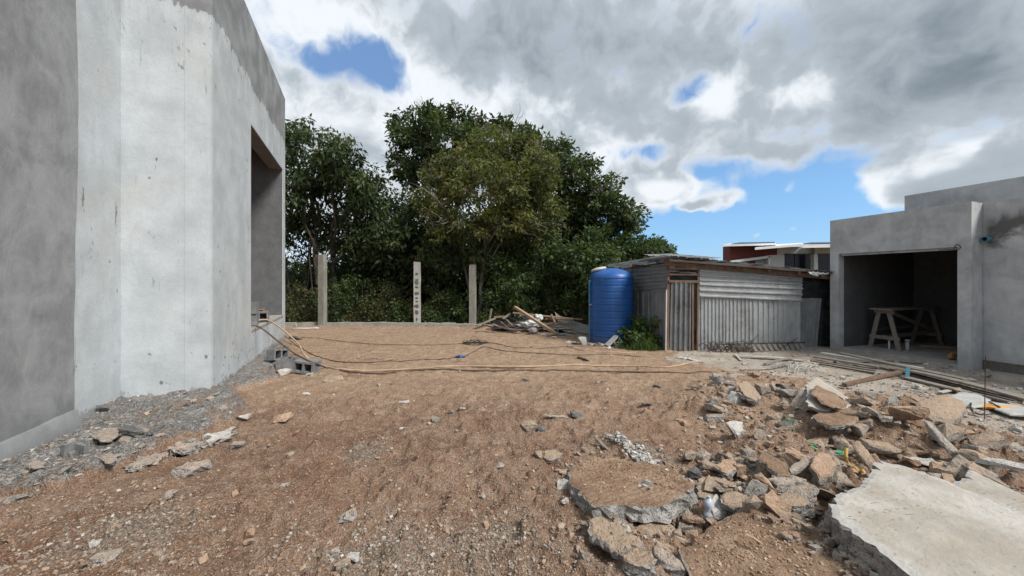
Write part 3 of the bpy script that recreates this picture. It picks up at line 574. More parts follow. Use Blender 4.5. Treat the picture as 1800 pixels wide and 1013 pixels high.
# ================================================================== far house
def far_house():
    D = 25.0; k = D / F
    P = lambda px, py, dy=0: Vector(((px - 900) / F * (D + dy), D + dy, CAM_Z + (HOR - py) / F * (D + dy)))
    c = P(1370, 492); c.z = 0
    h = empty('modern_house', c, 0, 'distant maroon and white house with flat pale roof slabs behind the tin shed', 'house')
    def add(name, a, b, m, d0, d1, bev=0):
        p = P(*a, d0); q = P(*b, d0); bm = bmesh.new(); box(bm, (p.x - c.x, p.y - c.y, q.z), (q.x - c.x, p.y - c.y + d1, p.z)); return obj(name, bm, m, h)
    add('maroon_wall', (1284, 432), (1366, 560), M_redw, 0, .9); add('white_wall', (1364, 434), (1434, 560), M_whitew, .6, 1.2)
    add('cream_wall', (1432, 432), (1520, 560), M_creamw, .35, 5)
    def slab(name, pts, dy0, dy1, th, m):
        bm = bmesh.new(); a = []
        for (px, py), dy in zip(pts, (dy0, dy0, dy1, dy1)):
            p = P(px, py, dy) - c; a.append(p)
        t = [bm.verts.new(p) for p in a]; b = [bm.verts.new(p - Vector((0, 0, th))) for p in a]
        bm.faces.new(t); bm.faces.new(b[::-1]); [bm.faces.new((t[i], b[i], b[(i + 1) % 4], t[(i + 1) % 4])) for i in range(4)]; return obj(name, bm, m, h)
    slab('roof_slab', [(1271, 430), (1364, 427.5), (1364, 427), (1290, 427.5)], -1, 3, .13, M_roofw)
    slab('roof_slab', [(1327, 435.5), (1411, 428.5), (1411, 427), (1345, 431)], -1.6, 2.5, .14, M_roofw)
    slab('roof_slab', [(1410, 430.5), (1530, 428), (1530, 426.5), (1420, 428)], -1.9, 3, .20, M_roofw)
    slab('solar_panel', [(1285, 428.6), (1362, 426.4), (1362, 425.4), (1300, 426)], -.4, 2.5, .05, M_solar)
    slab('solar_panel', [(1412, 428.6), (1530, 426), (1530, 425), (1425, 426)], -1.2, 2.5, .05, M_solar)
    slab('carport_beam', [(1284, 459), (1353, 449.5), (1353, 449), (1284, 458)], -.6, .0, .16, M_roofw)
    add('carport_post', (1351, 449), (1354.5, 520), M_whitew, -.6, .25); add('carport_wall', (1328, 455), (1350, 520), simple('pale_green_wall', (.36, .39, .36), (.42, .45, .42)), -.01, .02)
    add('balcony_wall', (1355, 448.5), (1379, 520), simple('pale_grey_wall', (.5, .53, .52), (.58, .6, .6)), -.3, .8)  # balcony wall in a greyer tone than the white wall
    add('balcony_post', (1431, 447), (1438, 520), M_whitew, -.2, .3)
    for x0, x1 in ((1380, 1396), (1397, 1406), (1407, 1412), (1413, 1429), (1439, 1460)):
        f = add('window', (x0, 446), (x1, 486), M_solar, .25 if x0 > 1430 else .5, .09); f_ = P(x0, 446, 0)
        p = P(x0 + .8, 447.2, .2 if x0 > 1430 else .45); q = P(x1 - .8, 485, .2 if x0 > 1430 else .45); bm = bmesh.new(); box(bm, (p.x - c.x, p.y - c.y + .03, q.z), (q.x - c.x, p.y - c.y + .045, p.z)); obj('pane', bm, M_glass, f)
far_house()
# ================================================================== tin shed
S0 = Vector((3.35, 8.06)); sd = Vector((.9936, .113)); sl = Vector((-.113, .9936))
def ray_plane(px, py, P, t, off):
    n = Vector((t.y, -t.x)); d = Vector(((px - 900) / F, 1.0)); k = (P.dot(n) + off) / d.dot(n); q = d * k; return Vector((q.x, q.y, CAM_Z + (HOR - py) / F * k))
SF = lambda px, py, off=0: ray_plane(px, py, S0, sd, off)      # front; off>0 towards viewer
SL = lambda px, py, off=0: ray_plane(px, py, S0, sl, off)      # left side
shed = empty('tin_shed', (S0.x, S0.y, 0), 0, 'low corrugated tin shed with timber frame between the blue tank and the garage', 'shed')
inv = Matrix.Translation((-S0.x, -S0.y, 0))
def panel(name, q, nrib, amp, horiz, m, parent=shed, other=6, wave=.0, seed=0, shape='trap', nsign=1):
    """corrugated sheet over quad q = TL,TR,BR,BL; ribs run vertically unless horiz"""
    TL, TR, BR, BL = [Vector(v) for v in q]; nrm = (TR - TL).cross(BL - TL).normalized() * -nsign
    if nrm.y > 0 and nsign == 1: nrm = -nrm
    r = random.Random(seed); prof = []
    per = [(0, 0), (.62, 0), (.70, 1), (.92, 1)] if shape == 'trap' else [(k / 6, .5 + .5 * math.sin(2 * math.pi * k / 6)) for k in range(6)]
    for i in range(nrib): prof += [((i + t) / nrib, hh) for t, hh in per]
    prof.append((1.0, per[0][1])); bm = bmesh.new(); rows = []
    ph = r.uniform(0, 6)
    for (t, hh) in prof:
        row = []
        for k in range(other + 1):
            s_ = k / other; u, v = (s_, t) if horiz else (t, s_)
            p = (TL * (1 - u) + TR * u) * (1 - v) + (BL * (1 - u) + BR * u) * v
            row.append(bm.verts.new(inv @ (p + nrm * (hh * amp + wave * math.sin(ph + 5 * u + 3 * v)))))
        rows.append(row)
    for a, b in zip(rows[:-1], rows[1:]):
        for k in range(other): bm.faces.new((a[k], b[k], b[k + 1], a[k + 1]))
    me = bpy.data.meshes.new(name); bmesh.ops.solidify(bm, geom=bm.faces[:], thickness=.002); bm.to_mesh(me); bm.free(); return link(name, me, m, parent)
panel('tin_sheet', [SF(1229, 469, .03), SF(1411, 486, .03), SF(1409, 501, .03), SF(1229, 494, .03)], 3, .03, True, M_tin, wave=.004)
panel('tin_sheet', [SF(1229, 492, .04), SF(1411, 499.5, .04), SF(1408, 530, .045), SF(1229, 522, .045)], 3, .03, True, M_tin, wave=.005, seed=2)
bx = [1228, 1272, 1318, 1362, 1405]
for i in range(4):
    f0 = 519 + (bx[i] - 1228) * .045; f1 = 519 + (bx[i + 1] - 1228) * .045; g0 = 627 - (bx[i] - 1228) * .04; g1 = 627 - (bx[i + 1] - 1228) * .04
    panel('tin_sheet', [SF(bx[i] - 1, f0, .012 + .004 * (i % 2)), SF(bx[i + 1] + 1, f1, .012 + .004 * (i % 2)), SF(bx[i + 1] + 1, g1, .012 + .004 * (i % 2)), SF(bx[i] - 1, g0, .012 + .004 * (i % 2))], 7 if i < 2 else 5, .022, False, M_tin, wave=.004, seed=i)
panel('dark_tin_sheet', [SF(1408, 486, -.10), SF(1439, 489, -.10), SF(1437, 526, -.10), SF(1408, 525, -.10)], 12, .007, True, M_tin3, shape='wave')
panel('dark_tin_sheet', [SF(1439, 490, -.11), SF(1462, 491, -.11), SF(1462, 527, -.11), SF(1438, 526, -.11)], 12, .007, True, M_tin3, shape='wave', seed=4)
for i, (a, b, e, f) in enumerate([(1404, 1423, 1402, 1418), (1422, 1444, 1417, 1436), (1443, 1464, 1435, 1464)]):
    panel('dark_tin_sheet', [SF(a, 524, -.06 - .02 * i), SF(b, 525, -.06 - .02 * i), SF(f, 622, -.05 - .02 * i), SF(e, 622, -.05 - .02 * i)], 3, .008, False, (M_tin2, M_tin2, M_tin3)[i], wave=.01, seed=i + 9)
# left side: duller tin than the front, its shade put into the colour
panel('tin_sheet', [SL(1082, 474), SL(1173, 468), SL(1173, 513), SL(1082, 521)], 7, .016, True, M_tin2, wave=.004, seed=5, nsign=1)
panel('tin_sheet', [SL(1084, 519, -.01), SL(1142, 514, -.01), SL(1142, 618, -.01), SL(1084, 606, -.01)], 7, .03, False, M_tin2, wave=.004, seed=6)
panel('tin_sheet', [SL(1141, 514, .0), SL(1171, 511, .0), SL(1171, 625, .0), SL(1141, 618, .0)], 4, .03, False, M_tin2, wave=.004, seed=7)
# door of ribbed tin, standing slightly open
dr = panel('door', [SF(1180, 495, .05), SF(1214, 495.5, .07), SF(1213, 625, .08), SF(1177, 623, .05)], 4, .035, False, simple('door_tin', (.32, .34, .35), (.48, .50, .51), 4, .5, .001, metal=.1, dirt=(.16, .155, .14)), wave=.0, seed=8)
bm = bmesh.new(); bar(bm, SF(1217.5, 498, .05), SF(1217.5, 626, .06), .045, .03, (0, 1, 0)); bm.transform(inv); obj('door_stile', bm, M_woodt if False else M_woodb, dr)
def stick(name, a, b, wd, th, m, parent=shed, up=(0, 1, 0)):
    bm = bmesh.new(); bar(bm, a, b, wd, th, up); bm.transform(inv); return obj(name, bm, m, parent)
stick('corner_post', SF(1174.5, 466, .03), SF(1173, 622, .03), .05, .05, M_woodb); stick('corner_post', SF(1171.5, 509, .05), SF(1170, 626, .05), .018, .03, M_tin)
stick('door_post', SF(1227, 468, .05), SF(1225, 626, .05), .035, .05, M_woodb)
for y0, w_ in ((472, .05), (482.5, .035), (494.5, .05)): stick('vent_rail', SF(1176, y0, .07), SF(1229, y0 + .8, .07), w_, .03, M_woodb, up=(0, 1, 0))
bm = bmesh.new(); box(bm, (0, 0, 0), (1, 1, 1)); bm.free()
# dark lining behind the door gap and vent: the shed's other walls close the room
bkL = S0 + sl * 3.0; bkR = S0 + sd * 4.2 + sl * 3.0; fR = S0 + sd * 4.2
V3 = lambda v, z: Vector((v.x, v.y, z))
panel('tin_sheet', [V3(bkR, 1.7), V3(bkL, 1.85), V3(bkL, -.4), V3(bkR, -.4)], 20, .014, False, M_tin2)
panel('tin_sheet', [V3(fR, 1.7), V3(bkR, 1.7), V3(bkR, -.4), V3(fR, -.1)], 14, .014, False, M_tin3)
# beams and rafters
stick('front_beam', SF(1168, 463, .06), SF(1458, 488, .06), .09, .05, M_woodb); stick('front_beam', SF(1226, 470, .02), SF(1458, 489.5, -.02), .05, .04, M_woodb)
stick('eave_board', SF(1176, 457.5, .22), SF(1462, 479.5, .22), .045, .03, M_wooddk)
for px in (1190, 1240, 1297, 1352, 1405, 1446):
    t = (px - 1175) / 280; zt = 2.02 - .33 * t; a = SF(px, 470, .2); a.z = zt - .055; b = SF(px, 470, -2.2); b.z = zt - .1; stick('rafter', a, b, .06, .05, M_woodb, up=(0, 0, 1))
for k, yy in enumerate((.02, -1.4, -2.7)):
    a = V3(S0 - sl * yy - sd * .12, 1.955 - .045 * k) ; b = V3(S0 - sl * yy + sd * 4.1, 1.62 - .04 * k); stick('purlin', a, b, .05, .07, M_woodb, up=(0, 0, 1))
stick('side_rail', SL(1173, 466.5, .05), SL(1076, 477, .05), .05, .04, M_woodb, up=(0, 0, 1))
# roof sheets, laid front to back with a slight fall to the right
nx = 6
for i in range(nx):
    t0, t1 = i / nx - .01, (i + 1) / nx + .01
    def rp(t, back): q = S0 - sd * .16 + sd * (4.35 * t) + (sl * 3.2 if back else -sl * .24); return V3(q, (2.075 - .37 * t) - (.10 if back else 0) + .008 * (i % 2))
    panel('roof_sheet', [rp(t0, 1), rp(t1, 1), rp(t1, 0), rp(t0, 0)], 4, .03, False, M_tin2, wave=.006, seed=i, nsign=-1)
q = [SF(1188, 449.5, .5), SF(1262, 460, .5), SF(1262, 462, .3), SF(1180, 457, .3)]
a = V3(S0 - sd * .02 - sl * .27, 2.10); b = V3(S0 + sd * 1.1 - sl * .27, 2.03); c_ = V3(S0 + sd * 1.1 + sl * 1, 2.06); d_ = V3(S0 - sd * .02 + sl * 1.0, 2.17)
panel('roof_sheet', [d_, c_, b, a], 6, .02, False, M_tin, nsign=-1)
# broken bits of roof edge by the garage
panel('bent_tin_strip', [SF(1421, 478, .42), SF(1456, 480.5, .42), SF(1456, 483, .46), SF(1424, 482, .46)], 4, .02, False, M_whitew, nsign=1); panel('bent_tin_strip', [SF(1425, 481, .5), SF(1440, 483, .5), SF(1437, 486, .5), SF(1430, 485, .5)], 2, .02, False, M_tin)
# ================================================================== water tank
tb = G(1073, 606); TY = 9.3; tx = (1074.5 - 900) / F * TY; tz = -.03
R0 = 37.5 / F * TY; tank = empty('water_tank', (tx, TY, tz), 0, 'tall ribbed blue plastic water tank beside the tin shed', 'water tank')
TH = (603 - 474) / F * TY + .03
prof = [(0, 0), (R0 * .99, 0), (R0, .03)]; zc_ = .05; n_r = 10; top = TH * .86
for i in range(n_r):
    z0 = .05 + (top - .05) * i / n_r; dz = (top - .05) / n_r
    prof += [(R0 * .995, z0 + dz * .12), (R0 * 1.0, z0 + dz * .5), (R0 * .997, z0 + dz * .86), (R0 * .986, z0 + dz * .91), (R0 * 1.008, z0 + dz * .97)]
prof += [(R0 * .995, top + .02), (R0 * .98, top + .055), (R0 * .93, top + .10), (R0 * .84, top + .145), (R0 * .70, top + .185), (R0 * .52, top + .215), (R0 * .36, TH - .02), (R0 * .3, TH - .01), (0, TH)]
def lathe(prof, n=40):
    bm = bmesh.new(); rings = []
    for r_, z_ in prof: rings.append([bm.verts.new((r_ * math.cos(k * 2 * math.pi / n), r_ * math.sin(k * 2 * math.pi / n), z_)) for k in range(n)] if r_ > 1e-6 else [bm.verts.new((0, 0, z_))])
    for a, b in zip(rings[:-1], rings[1:]):
        for k in range(n):
            k2 = (k + 1) % n
            if len(a) == 1: bm.faces.new((a[0], b[k2], b[k]))
            elif len(b) == 1: bm.faces.new((a[k], a[k2], b[0]))
            else: bm.faces.new((a[k], a[k2], b[k2], b[k]))
    return bm
bo = obj('tank_body', lathe(prof, 56), M_tank, tank, True)
lid = obj('lid', lathe([(0, 0), (.19, 0), (.195, .035), (.17, .055), (.06, .075), (0, .078)], 28), M_lid, tank, True); lid.location = (-.30, .05, TH - .055); lid.rotation_euler = (0, R_(-14), 0)
for k in range(6):
    a = k * math.pi / 3 + .3; bm = bmesh.new(); bar(bm, (R0 * .42 * math.cos(a), R0 * .42 * math.sin(a), TH - .04), (R0 * .80 * math.cos(a), R0 * .80 * math.sin(a), top + .150), .05, .02); obj('top_rib', bm, M_tank, tank)
bm = bmesh.new(); px_ = -R0 - .04; tube(bm, spline([(px_, -.12, 0.0), (px_, -.12, .8), (px_, -.12, TH * .80), (px_ + .01, -.12, TH * .825), (px_ + .07, -.1, TH * .83)], 4), .016, 8); obj('inlet_pipe', bm, M_teal, tank, True)
bm = bmesh.new(); box(bm, (px_ - .01, -.14, .95), (px_ + .07, -.10, .975)); obj('pipe_clip', bm, M_pvcg, tank)
# ================================================================== concrete posts and kerb at the back edge
def post(px, base, top, wpx, label, D, bars=0, tilt=0, patches=False, m=M_post):
    x = (px - 900) / F * D; zb = CAM_Z - (base - HOR) / F * D - .15; zt = CAM_Z + (HOR - top) / F * D; wd = wpx / F * D
    e = empty('concrete_post', (x, D, zb), R_(random.Random(px).uniform(-8, 8)), label, 'post', 'concrete posts along the back of the pad')
    bm = bmesh.new(); n = 8
    for i in range(n + 1):
        z = (zt - zb) * i / n; j = random.Random(px * 31 + i)
        c = [bm.verts.new((sx_ * wd / 2 + j.uniform(-.006, .006), sy_ * wd / 2, z + (j.uniform(-.02, .02) if i == n else 0))) for sx_, sy_ in ((-1, -1), (1, -1), (1, 1), (-1, 1))]
        if i: [bm.faces.new((p_[k], p_[(k + 1) % 4], c[(k + 1) % 4], c[k])) for k in range(4)]
        else: bm.faces.new(c[::-1])
        p_ = c
    bm.faces.new(p_); obj('shaft', bm, m, e)
    for k in range(bars):
        bm = bmesh.new(); bx_ = (-.07, .07, 0)[k]; tube(bm, [(bx_, (k - 1) * .04, zt - zb - .1), (bx_ + .01, (k - 1) * .04, zt - zb + (.13, .2, .16)[k]), (bx_ + .02, (k - 1) * .04, zt - zb + (.2, .28, .2)[k])], .008, 5); obj('reinforcing_bar', bm, M_rebar, e)
    if patches:
        for pz, ph, pw in ((482, 5, 6), (492, 3, 8), (497, 9, 9), (505, 4, 7), (516, 7, 8), (524, 4, 7), (530, 5, 6), (538, 7, 10), (549, 9, 7), (561, 6, 5), (568, 4, 6)):
            zz = CAM_Z + (HOR - pz) / F * D - zb; r = random.Random(pz); bm = bmesh.new(); cv = []
            for k in range(9): a = k * 2 * math.pi / 9; cv.append(((pw / 2 * math.cos(a) * r.uniform(.7, 1.1) + r.uniform(-.5, .5)) / F * D, (ph / 2 * math.sin(a) * r.uniform(.7, 1.1)) / F * D))
            f0 = [bm.verts.new((a_, -wd / 2 - .004, zz + b_)) for a_, b_ in cv]; f1 = [bm.verts.new((a_, -wd / 2 + .01, zz + b_)) for a_, b_ in cv]; bm.faces.new(f0); [bm.faces.new((f0[k], f0[(k + 1) % 9], f1[(k + 1) % 9], f1[k])) for k in range(9)]
            obj('mortar_patch', bm, M_cd, e)
post(567, 573, 448, 10.3, 'weathered square concrete post nearest the whitewashed building', 12.4)
post(733.5, 573, 461, 10.3, 'pale concrete post blotched with dark mortar patches, middle of three', 12.6, 3, patches=True, m=simple('pale_post_concrete', (.36, .35, .32), (.50, .49, .45), 5, .9, .004))
post(831, 575, 466, 10.8, 'plain grey concrete post next to the timber debris heap', 12.6, 3)
bm = bmesh.new(); kp = [W(500, 573), W(560, 572.3), W(640, 571.8), W(730, 572.8), W(800, 574), W(842, 575.5)]
for i in range(len(kp) - 1):
    for s_ in range(3):
        a = Vector(kp[i]).lerp(Vector(kp[i + 1]), s_ / 3); b = Vector(kp[i]).lerp(Vector(kp[i + 1]), (s_ + 1) / 3); r = random.Random(i * 7 + s_)
        bar(bm, (a.x, a.y, .015 + r.uniform(-.01, .02)), (b.x - .004, b.y, .015 + r.uniform(-.01, .02)), .16 + r.uniform(0, .03), .16)
tag(obj('kerb', bm, M_kerb), 'low rough concrete kerb along the back edge of the soil pad', 'kerb')
# ================================================================== broken concrete: slabs and chunks
def ring_noise(P, amp, fr, seed):
    P = np.asarray(P); return amp * np.stack([fbm(P[:, 0] * fr + P[:, 2] * fr * .7, P[:, 1] * fr + P[:, 2] * fr * 1.3, 3, seed + k) for k in range(3)], 1)
def slab(label, px_poly, zt, th, topm=M_paletop, sidem=M_side, seed=0, tilt=(0, 0), rough=.012, step=.035, rings=9, ripple=None, cat='concrete slab', under=.9, name='concrete_slab', group=None, inset=.10, bulge=.0, lump=.006):
    """flat broken piece: px_poly = outline of its top face in pixels; zt = height of that face above the soil at its middle"""
    mx = sum(p[0] for p in px_poly) / len(px_poly); my = sum(p[1] for p in px_poly) / len(px_poly)
    g = G(mx, my); z0 = g.z + zt; c = Vector((*W(mx, my, z0), z0))
    # solve outline on the tilted plane
    def on_plane(px, py):
        dx, dz = (px - 900) / F, (HOR - py) / F; k = (z0 - CAM_Z - tilt[0] * c.x - tilt[1] * c.y) / (dz - tilt[0] * dx - tilt[1]); return np.array([dx * k, k])
    P = [on_plane(*p) for p in px_poly]; n = len(P); out = []; r = np.random.default_rng(seed)
    for i in range(n):
        a, b = P[i], P[(i + 1) % n]; L = np.hypot(*(b - a)); k = max(1, int(L / step)); nr = np.array([b[1] - a[1], a[0] - b[0]]) / (L + 1e-9)
        for j in range(k): t = j / k; out.append(a + (b - a) * t + nr * (r.normal(0, rough * .55) if j else 0))
    out = np.array(out); m = len(out); cc = out.mean(0); V = []; rim = []
    fr = [1] + [1 - (k / rings) ** .9 for k in range(1, rings)]
    def zp(q): return z0 + tilt[0] * (q[:, 0] - c.x) + tilt[1] * (q[:, 1] - c.y)
    rows = []
    for k, f in enumerate(fr):
        q = cc + (out - cc) * f; z = zp(q) + fbm(q[:, 0] * 7, q[:, 1] * 7, 3, seed) * lump + fbm(q[:, 0] * 40, q[:, 1] * 40, 2, seed) * .002
        if k == 0: z -= .004 + .008 * r.random(m)
        if bulge: z += bulge * (1 - f ** 2)
        if ripple:
            amp, frq, ang = ripple; ph = (math.cos(ang) * q[:, 1] + math.sin(ang) * q[:, 0]) * frq + 2.2 * fbm(q[:, 0] * 3, q[:, 1] * 3, 3, 5)
            z += amp * (np.abs(np.sin(ph)) - .4) * (1 - f ** 8) * np.clip(1.1 + fbm(q[:, 0] * 4, q[:, 1] * 4, 2, 3) * 2, .2, 1)
        rows.append(np.column_stack([q, z])); rim.append(np.full(m, f))
    side = []
    for k, s_ in enumerate((.22, .5, .78, 1.0)):
        q = cc + (out - cc) * (1 - inset * s_ * under * (.3 if k < 2 else 1)); z = zp(out) - th * s_; p = np.column_stack([q, z]); p += ring_noise(p, rough * 1.6, 16, seed + 9) + r.normal(0, rough * .25, p.shape); side.append(p)
    cen = np.array([[cc[0], cc[1], zp(cc[None])[0] + bulge]]); bot = np.array([[cc[0], cc[1], zp(cc[None])[0] - th]])
    allv = np.vstack(rows + [cen] + side + [bot]) - np.array(c); bm = bmesh.new(); lay = bm.verts.layers.float.new('rim'); vs = [bm.verts.new(v) for v in allv]
    for k in range(rings):
        for j in range(m): vs[k * m + j][lay] = fr[k]
    o_c = rings * m; o_s = o_c + 1
    def ringf(a, b, mi):
        for j in range(m):
            j2 = (j + 1) % m
            try: bm.faces.new((vs[a + j], vs[a + j2], vs[b + j2], vs[b + j])).material_index = mi
            except ValueError: pass
    for k in range(rings - 1): ringf(k * m, (k + 1) * m, 0)
    for j in range(m): bm.faces.new((vs[(rings - 1) * m + j], vs[(rings - 1) * m + (j + 1) % m], vs[o_c])).material_index = 0
    ringf(0, o_s, 1)
    for k in range(3): ringf(o_s + k * m, o_s + (k + 1) * m, 1)
    for j in range(m): bm.faces.new((vs[o_s + 3 * m + j], vs[o_s + 3 * m + (j + 1) % m], vs[-1])).material_index = 1
    o = obj(name, bm, [topm, sidem]); o.location = c; tag(o, label, cat, group); return o
def rock_bm(w, d, h, seed, flat=.0, rough=.05, npt=11):
    r = random.Random(seed); bm = bmesh.new()
    for i in range(npt):
        v = Vector((r.gauss(0, 1), r.gauss(0, 1), r.gauss(0, 1))).normalized(); mx_ = max(abs(v.x), abs(v.y), abs(v.z)); v = v.lerp(v / mx_, .75) * r.uniform(.82, 1.05)
        bm.verts.new((v.x * w / 2, v.y * d / 2, v.z * h / 2))
    for sx_ in (-1, 1):
        for sy_ in (-1, 1): bm.verts.new((sx_ * w / 2 * r.uniform(.5, .95), sy_ * d / 2 * r.uniform(.5, .95), r.choice((-1, 1)) * h / 2 * r.uniform(.6, 1)))
    res = bmesh.ops.convex_hull(bm, input=bm.verts[:]); bmesh.ops.delete(bm, geom=[v for v in bm.verts if not v.link_faces], context='VERTS')
    bmesh.ops.triangulate(bm, faces=bm.faces[:])
    S = max(w, d, h); cuts = 2 if S > .09 else 1
    bmesh.ops.subdivide_edges(bm, edges=bm.edges[:], cuts=cuts, use_grid_fill=True)
    if S > .25: bmesh.ops.subdivide_edges(bm, edges=bm.edges[:], cuts=1, use_grid_fill=True)
    P = np.array([v.co[:] for v in bm.verts]); dsp = ring_noise(P + seed, rough * min(S, .3), 2.4 / S, seed) + ring_noise(P + seed, rough * .45 * min(S, .3), 8 / S, seed + 3)
    for v, q in zip(bm.verts, dsp): v.co += Vector(q)
    return bm
_rs = [1000]
def rock(label, px, py, wpx, hpx, m=M_ct, rot=0, roll=0, pitch=0, dfac=.75, hfac=.8, cat='concrete chunk', name='concrete_chunk', group=None, lift=.0, seed=None, rough=.06):
    """px,py = middle of the foot of the piece in pixels"""
    g = G(px, py); Y = g.y; _rs[0] += 1; sd_ = seed or _rs[0]; w_ = wpx / F * Y; h_ = hpx * hfac / F * Y; d_ = w_ * dfac if dfac > 0 else -dfac
    d_ = min(d_, max(h_ * 2.2, .05)) if dfac > 0 else d_
    o = obj(name, rock_bm(w_, d_, h_, sd_, rough=rough), m); o.location = g + Vector((0, d_ * .4, h_ * .31 + lift)); o.rotation_euler = (R_(pitch), R_(-roll), R_(rot)); return tag(o, label, cat, group)
ST = M_soiltop
RUB = 'broken concrete in the rubble heap'
slab('soil-covered concrete slab with rippled tan dirt and a pale broken front edge', [(1022, 868), (1045, 890), (1085, 884), (1130, 889), (1172, 886), (1200, 872), (1221, 853), (1208, 840), (1160, 818), (1110, 800), (1040, 800), (1000, 822), (1000, 845)], .10, .10, ST, seed=1, ripple=(.020, 58, -.45), rings=26, step=.03, rough=.02, tilt=(0, -.16), under=-.25)
slab('large pale grey concrete slab lying flat in the bottom right foreground', [(1462, 905), (1468, 868), (1508, 855), (1528, 832), (1545, 808), (1590, 818), (1650, 838), (1720, 868), (1800, 905), (1900, 960), (2050, 1060), (1900, 1180), (1720, 1075), (1600, 1010), (1520, 950)], .20, .13, M_paletop, seed=2, rings=20, rough=.016, step=.03, tilt=(-.02, .03), inset=.05, under=-.2)
slab('second pale slab behind the large foreground slab, at the right edge', [(1650, 858), (1690, 842), (1706, 824), (1760, 850), (1830, 880), (1950, 930), (1990, 1000), (1800, 930), (1720, 885)], .10, .10, M_paletop, seed=3, rings=12, rough=.012)
slab('reddish soil-covered slab along the bottom edge between the chunks', [(1192, 968), (1232, 940), (1262, 915), (1300, 893), (1345, 880), (1395, 900), (1440, 930), (1480, 965), (1520, 1010), (1540, 1060), (1400, 1110), (1240, 1085), (1215, 1025)], .075, .09, ST, seed=4, rings=22, rough=.014, lump=.035)
slab('flat dusty chunk just below the rippled slab, left one', [(1033, 912), (1052, 904), (1092, 918), (1125, 948), (1122, 962), (1085, 968), (1062, 948), (1040, 932)], .085, .07, M_ct, seed=5, tilt=(.05, .12), lump=.03, rough=.022, step=.02, cat='concrete chunk')
slab('dusty chunk with a hollow pit in its top, lowest of the group under the rippled slab', [(1088, 962), (1120, 957), (1145, 968), (1156, 985), (1150, 995), (1125, 993), (1098, 980)], .09, .075, M_ct, seed=6, bulge=-.015, lump=.03, rough=.02, step=.02, cat='concrete chunk')
slab('pale-rimmed chunk tilted against the rippled slab', [(1116, 924), (1142, 908), (1170, 914), (1192, 935), (1201, 955), (1196, 968), (1178, 968), (1148, 948)], .10, .07, M_ct, seed=7, tilt=(-.12, .1), lump=.03, rough=.022, step=.02, cat='concrete chunk')
slab('narrow grey sliver leaning beneath the pale-rimmed chunk', [(1146, 958), (1162, 962), (1196, 985), (1205, 1000), (1180, 994), (1150, 972)], .07, .06, M_cg, seed=8, tilt=(.1, .1), cat='concrete chunk')
rock('rounded reddish stone wedged between two slabs', 1226, 946, 46, 30, M_cr, 20, cat='stone', name='stone')
slab('triangular dusty chunk with a pale top, upright beside the blue scrap', [(1227, 842), (1245, 834), (1285, 840), (1293, 850), (1268, 868), (1245, 880), (1229, 872)], .12, .08, M_ct, seed=9, tilt=(-.1, .25), lump=.03, rough=.018, step=.02, cat='concrete chunk')
rock('speckled aggregate lump over the blue scrap', 1268, 912, 42, 36, M_cw, 30, rough=.1)
slab('flat grey chunk right of the speckled aggregate lump', [(1268, 868), (1290, 862), (1318, 872), (1312, 888), (1290, 894), (1270, 884)], .07, .05, M_ct, seed=10, cat='concrete chunk')
rock('squarish tan rock resting on the soil-covered bottom slab', 1330, 912, 34, 30, M_ct, 10, lift=.04)
slab('brown flat rock above the triangular chunk', [(1256, 818), (1272, 806), (1290, 806), (1298, 820), (1285, 828), (1268, 828)], .07, .05, M_cr, seed=11, cat='stone', name='stone')
slab('thick grey-sided chunk with a dusty top left of the large pale slab', [(1368, 871), (1395, 866), (1418, 874), (1430, 886), (1412, 888), (1380, 884)], .10, .075, M_ct, seed=12, cat='concrete chunk')
rock('large brown rock against the corner of the pale slab', 1435, 886, 74, 46, M_ct, -15, roll=-8, dfac=.6)
slab('grey chunk with aggregate face above the thick grey-sided one', [(1350, 840), (1372, 832), (1400, 836), (1418, 842), (1395, 850), (1365, 850)], .07, .06, M_cg, seed=13, cat='concrete chunk')
rock('grey boulder with dark underside in the middle of the heap', 1335, 836, 44, 28, M_cg, 12)
slab('tan leaning slab with thin pale far edge', [(1330, 786), (1352, 796), (1386, 818), (1392, 838), (1368, 834), (1334, 808)], .10, .045, ST, seed=14, tilt=(-.08, .2))
slab('grey-edged slab piece with tan dusty top near the heap centre', [(1340, 768), (1362, 757), (1385, 758), (1396, 766), (1378, 778), (1350, 784)], .09, .06, ST, M_cw, seed=15, tilt=(0, .15))
slab('mint-grey wedge with a pale face beside the gravelly slope', [(1275, 742), (1290, 738), (1306, 740), (1308, 756), (1296, 764), (1284, 752)], .09, .05, M_cw, M_cg, seed=16, tilt=(0, .4), cat='concrete chunk')
rock('small square grey block under the mint-grey wedge', 1294, 772, 10, 10, M_cd, 20)
rock('dark-faced chunk at the left foot of the standing block', 1262, 742, 36, 16, M_cg, -10)
rock('standing narrow block, upright beside the speckled brick-shaped piece', 1257, 727, 16, 42, M_cg, 5, roll=7, dfac=1, hfac=.95)
rock('speckled brick-shaped piece of pale concrete near the heap top', 1296, 708, 37, 21, M_cw, 12, roll=6)
rock('long flat brownish piece below the brick-shaped one', 1305, 728, 64, 11, M_ct, 14, roll=8, dfac=.25)
rock('round tan stone wedged beside the standing block', 1274, 724, 17, 18, M_ct, 0, cat='stone', name='stone')
rock('reddish stone behind the round tan stone', 1286, 716, 20, 15, M_cr, 30, cat='stone', name='stone')
rock('small grey wedge right of the reddish stone', 1304, 718, 24, 15, M_cg, -20)
rock('dark brown stone alone on the slope left of the heap', 1209, 752, 18, 17, M_cr, 10, cat='stone', name='stone')
rock('flat brown stone beside the dark lone stone', 1197, 744, 18, 8, M_cr, 10, cat='stone', name='stone')
slab('weathered grey slab fragment on the crest of the heap', [(1280, 660), (1292, 653), (1310, 658), (1313, 666), (1300, 671), (1284, 668)], .09, .05, M_cg, seed=18, cat='concrete chunk')
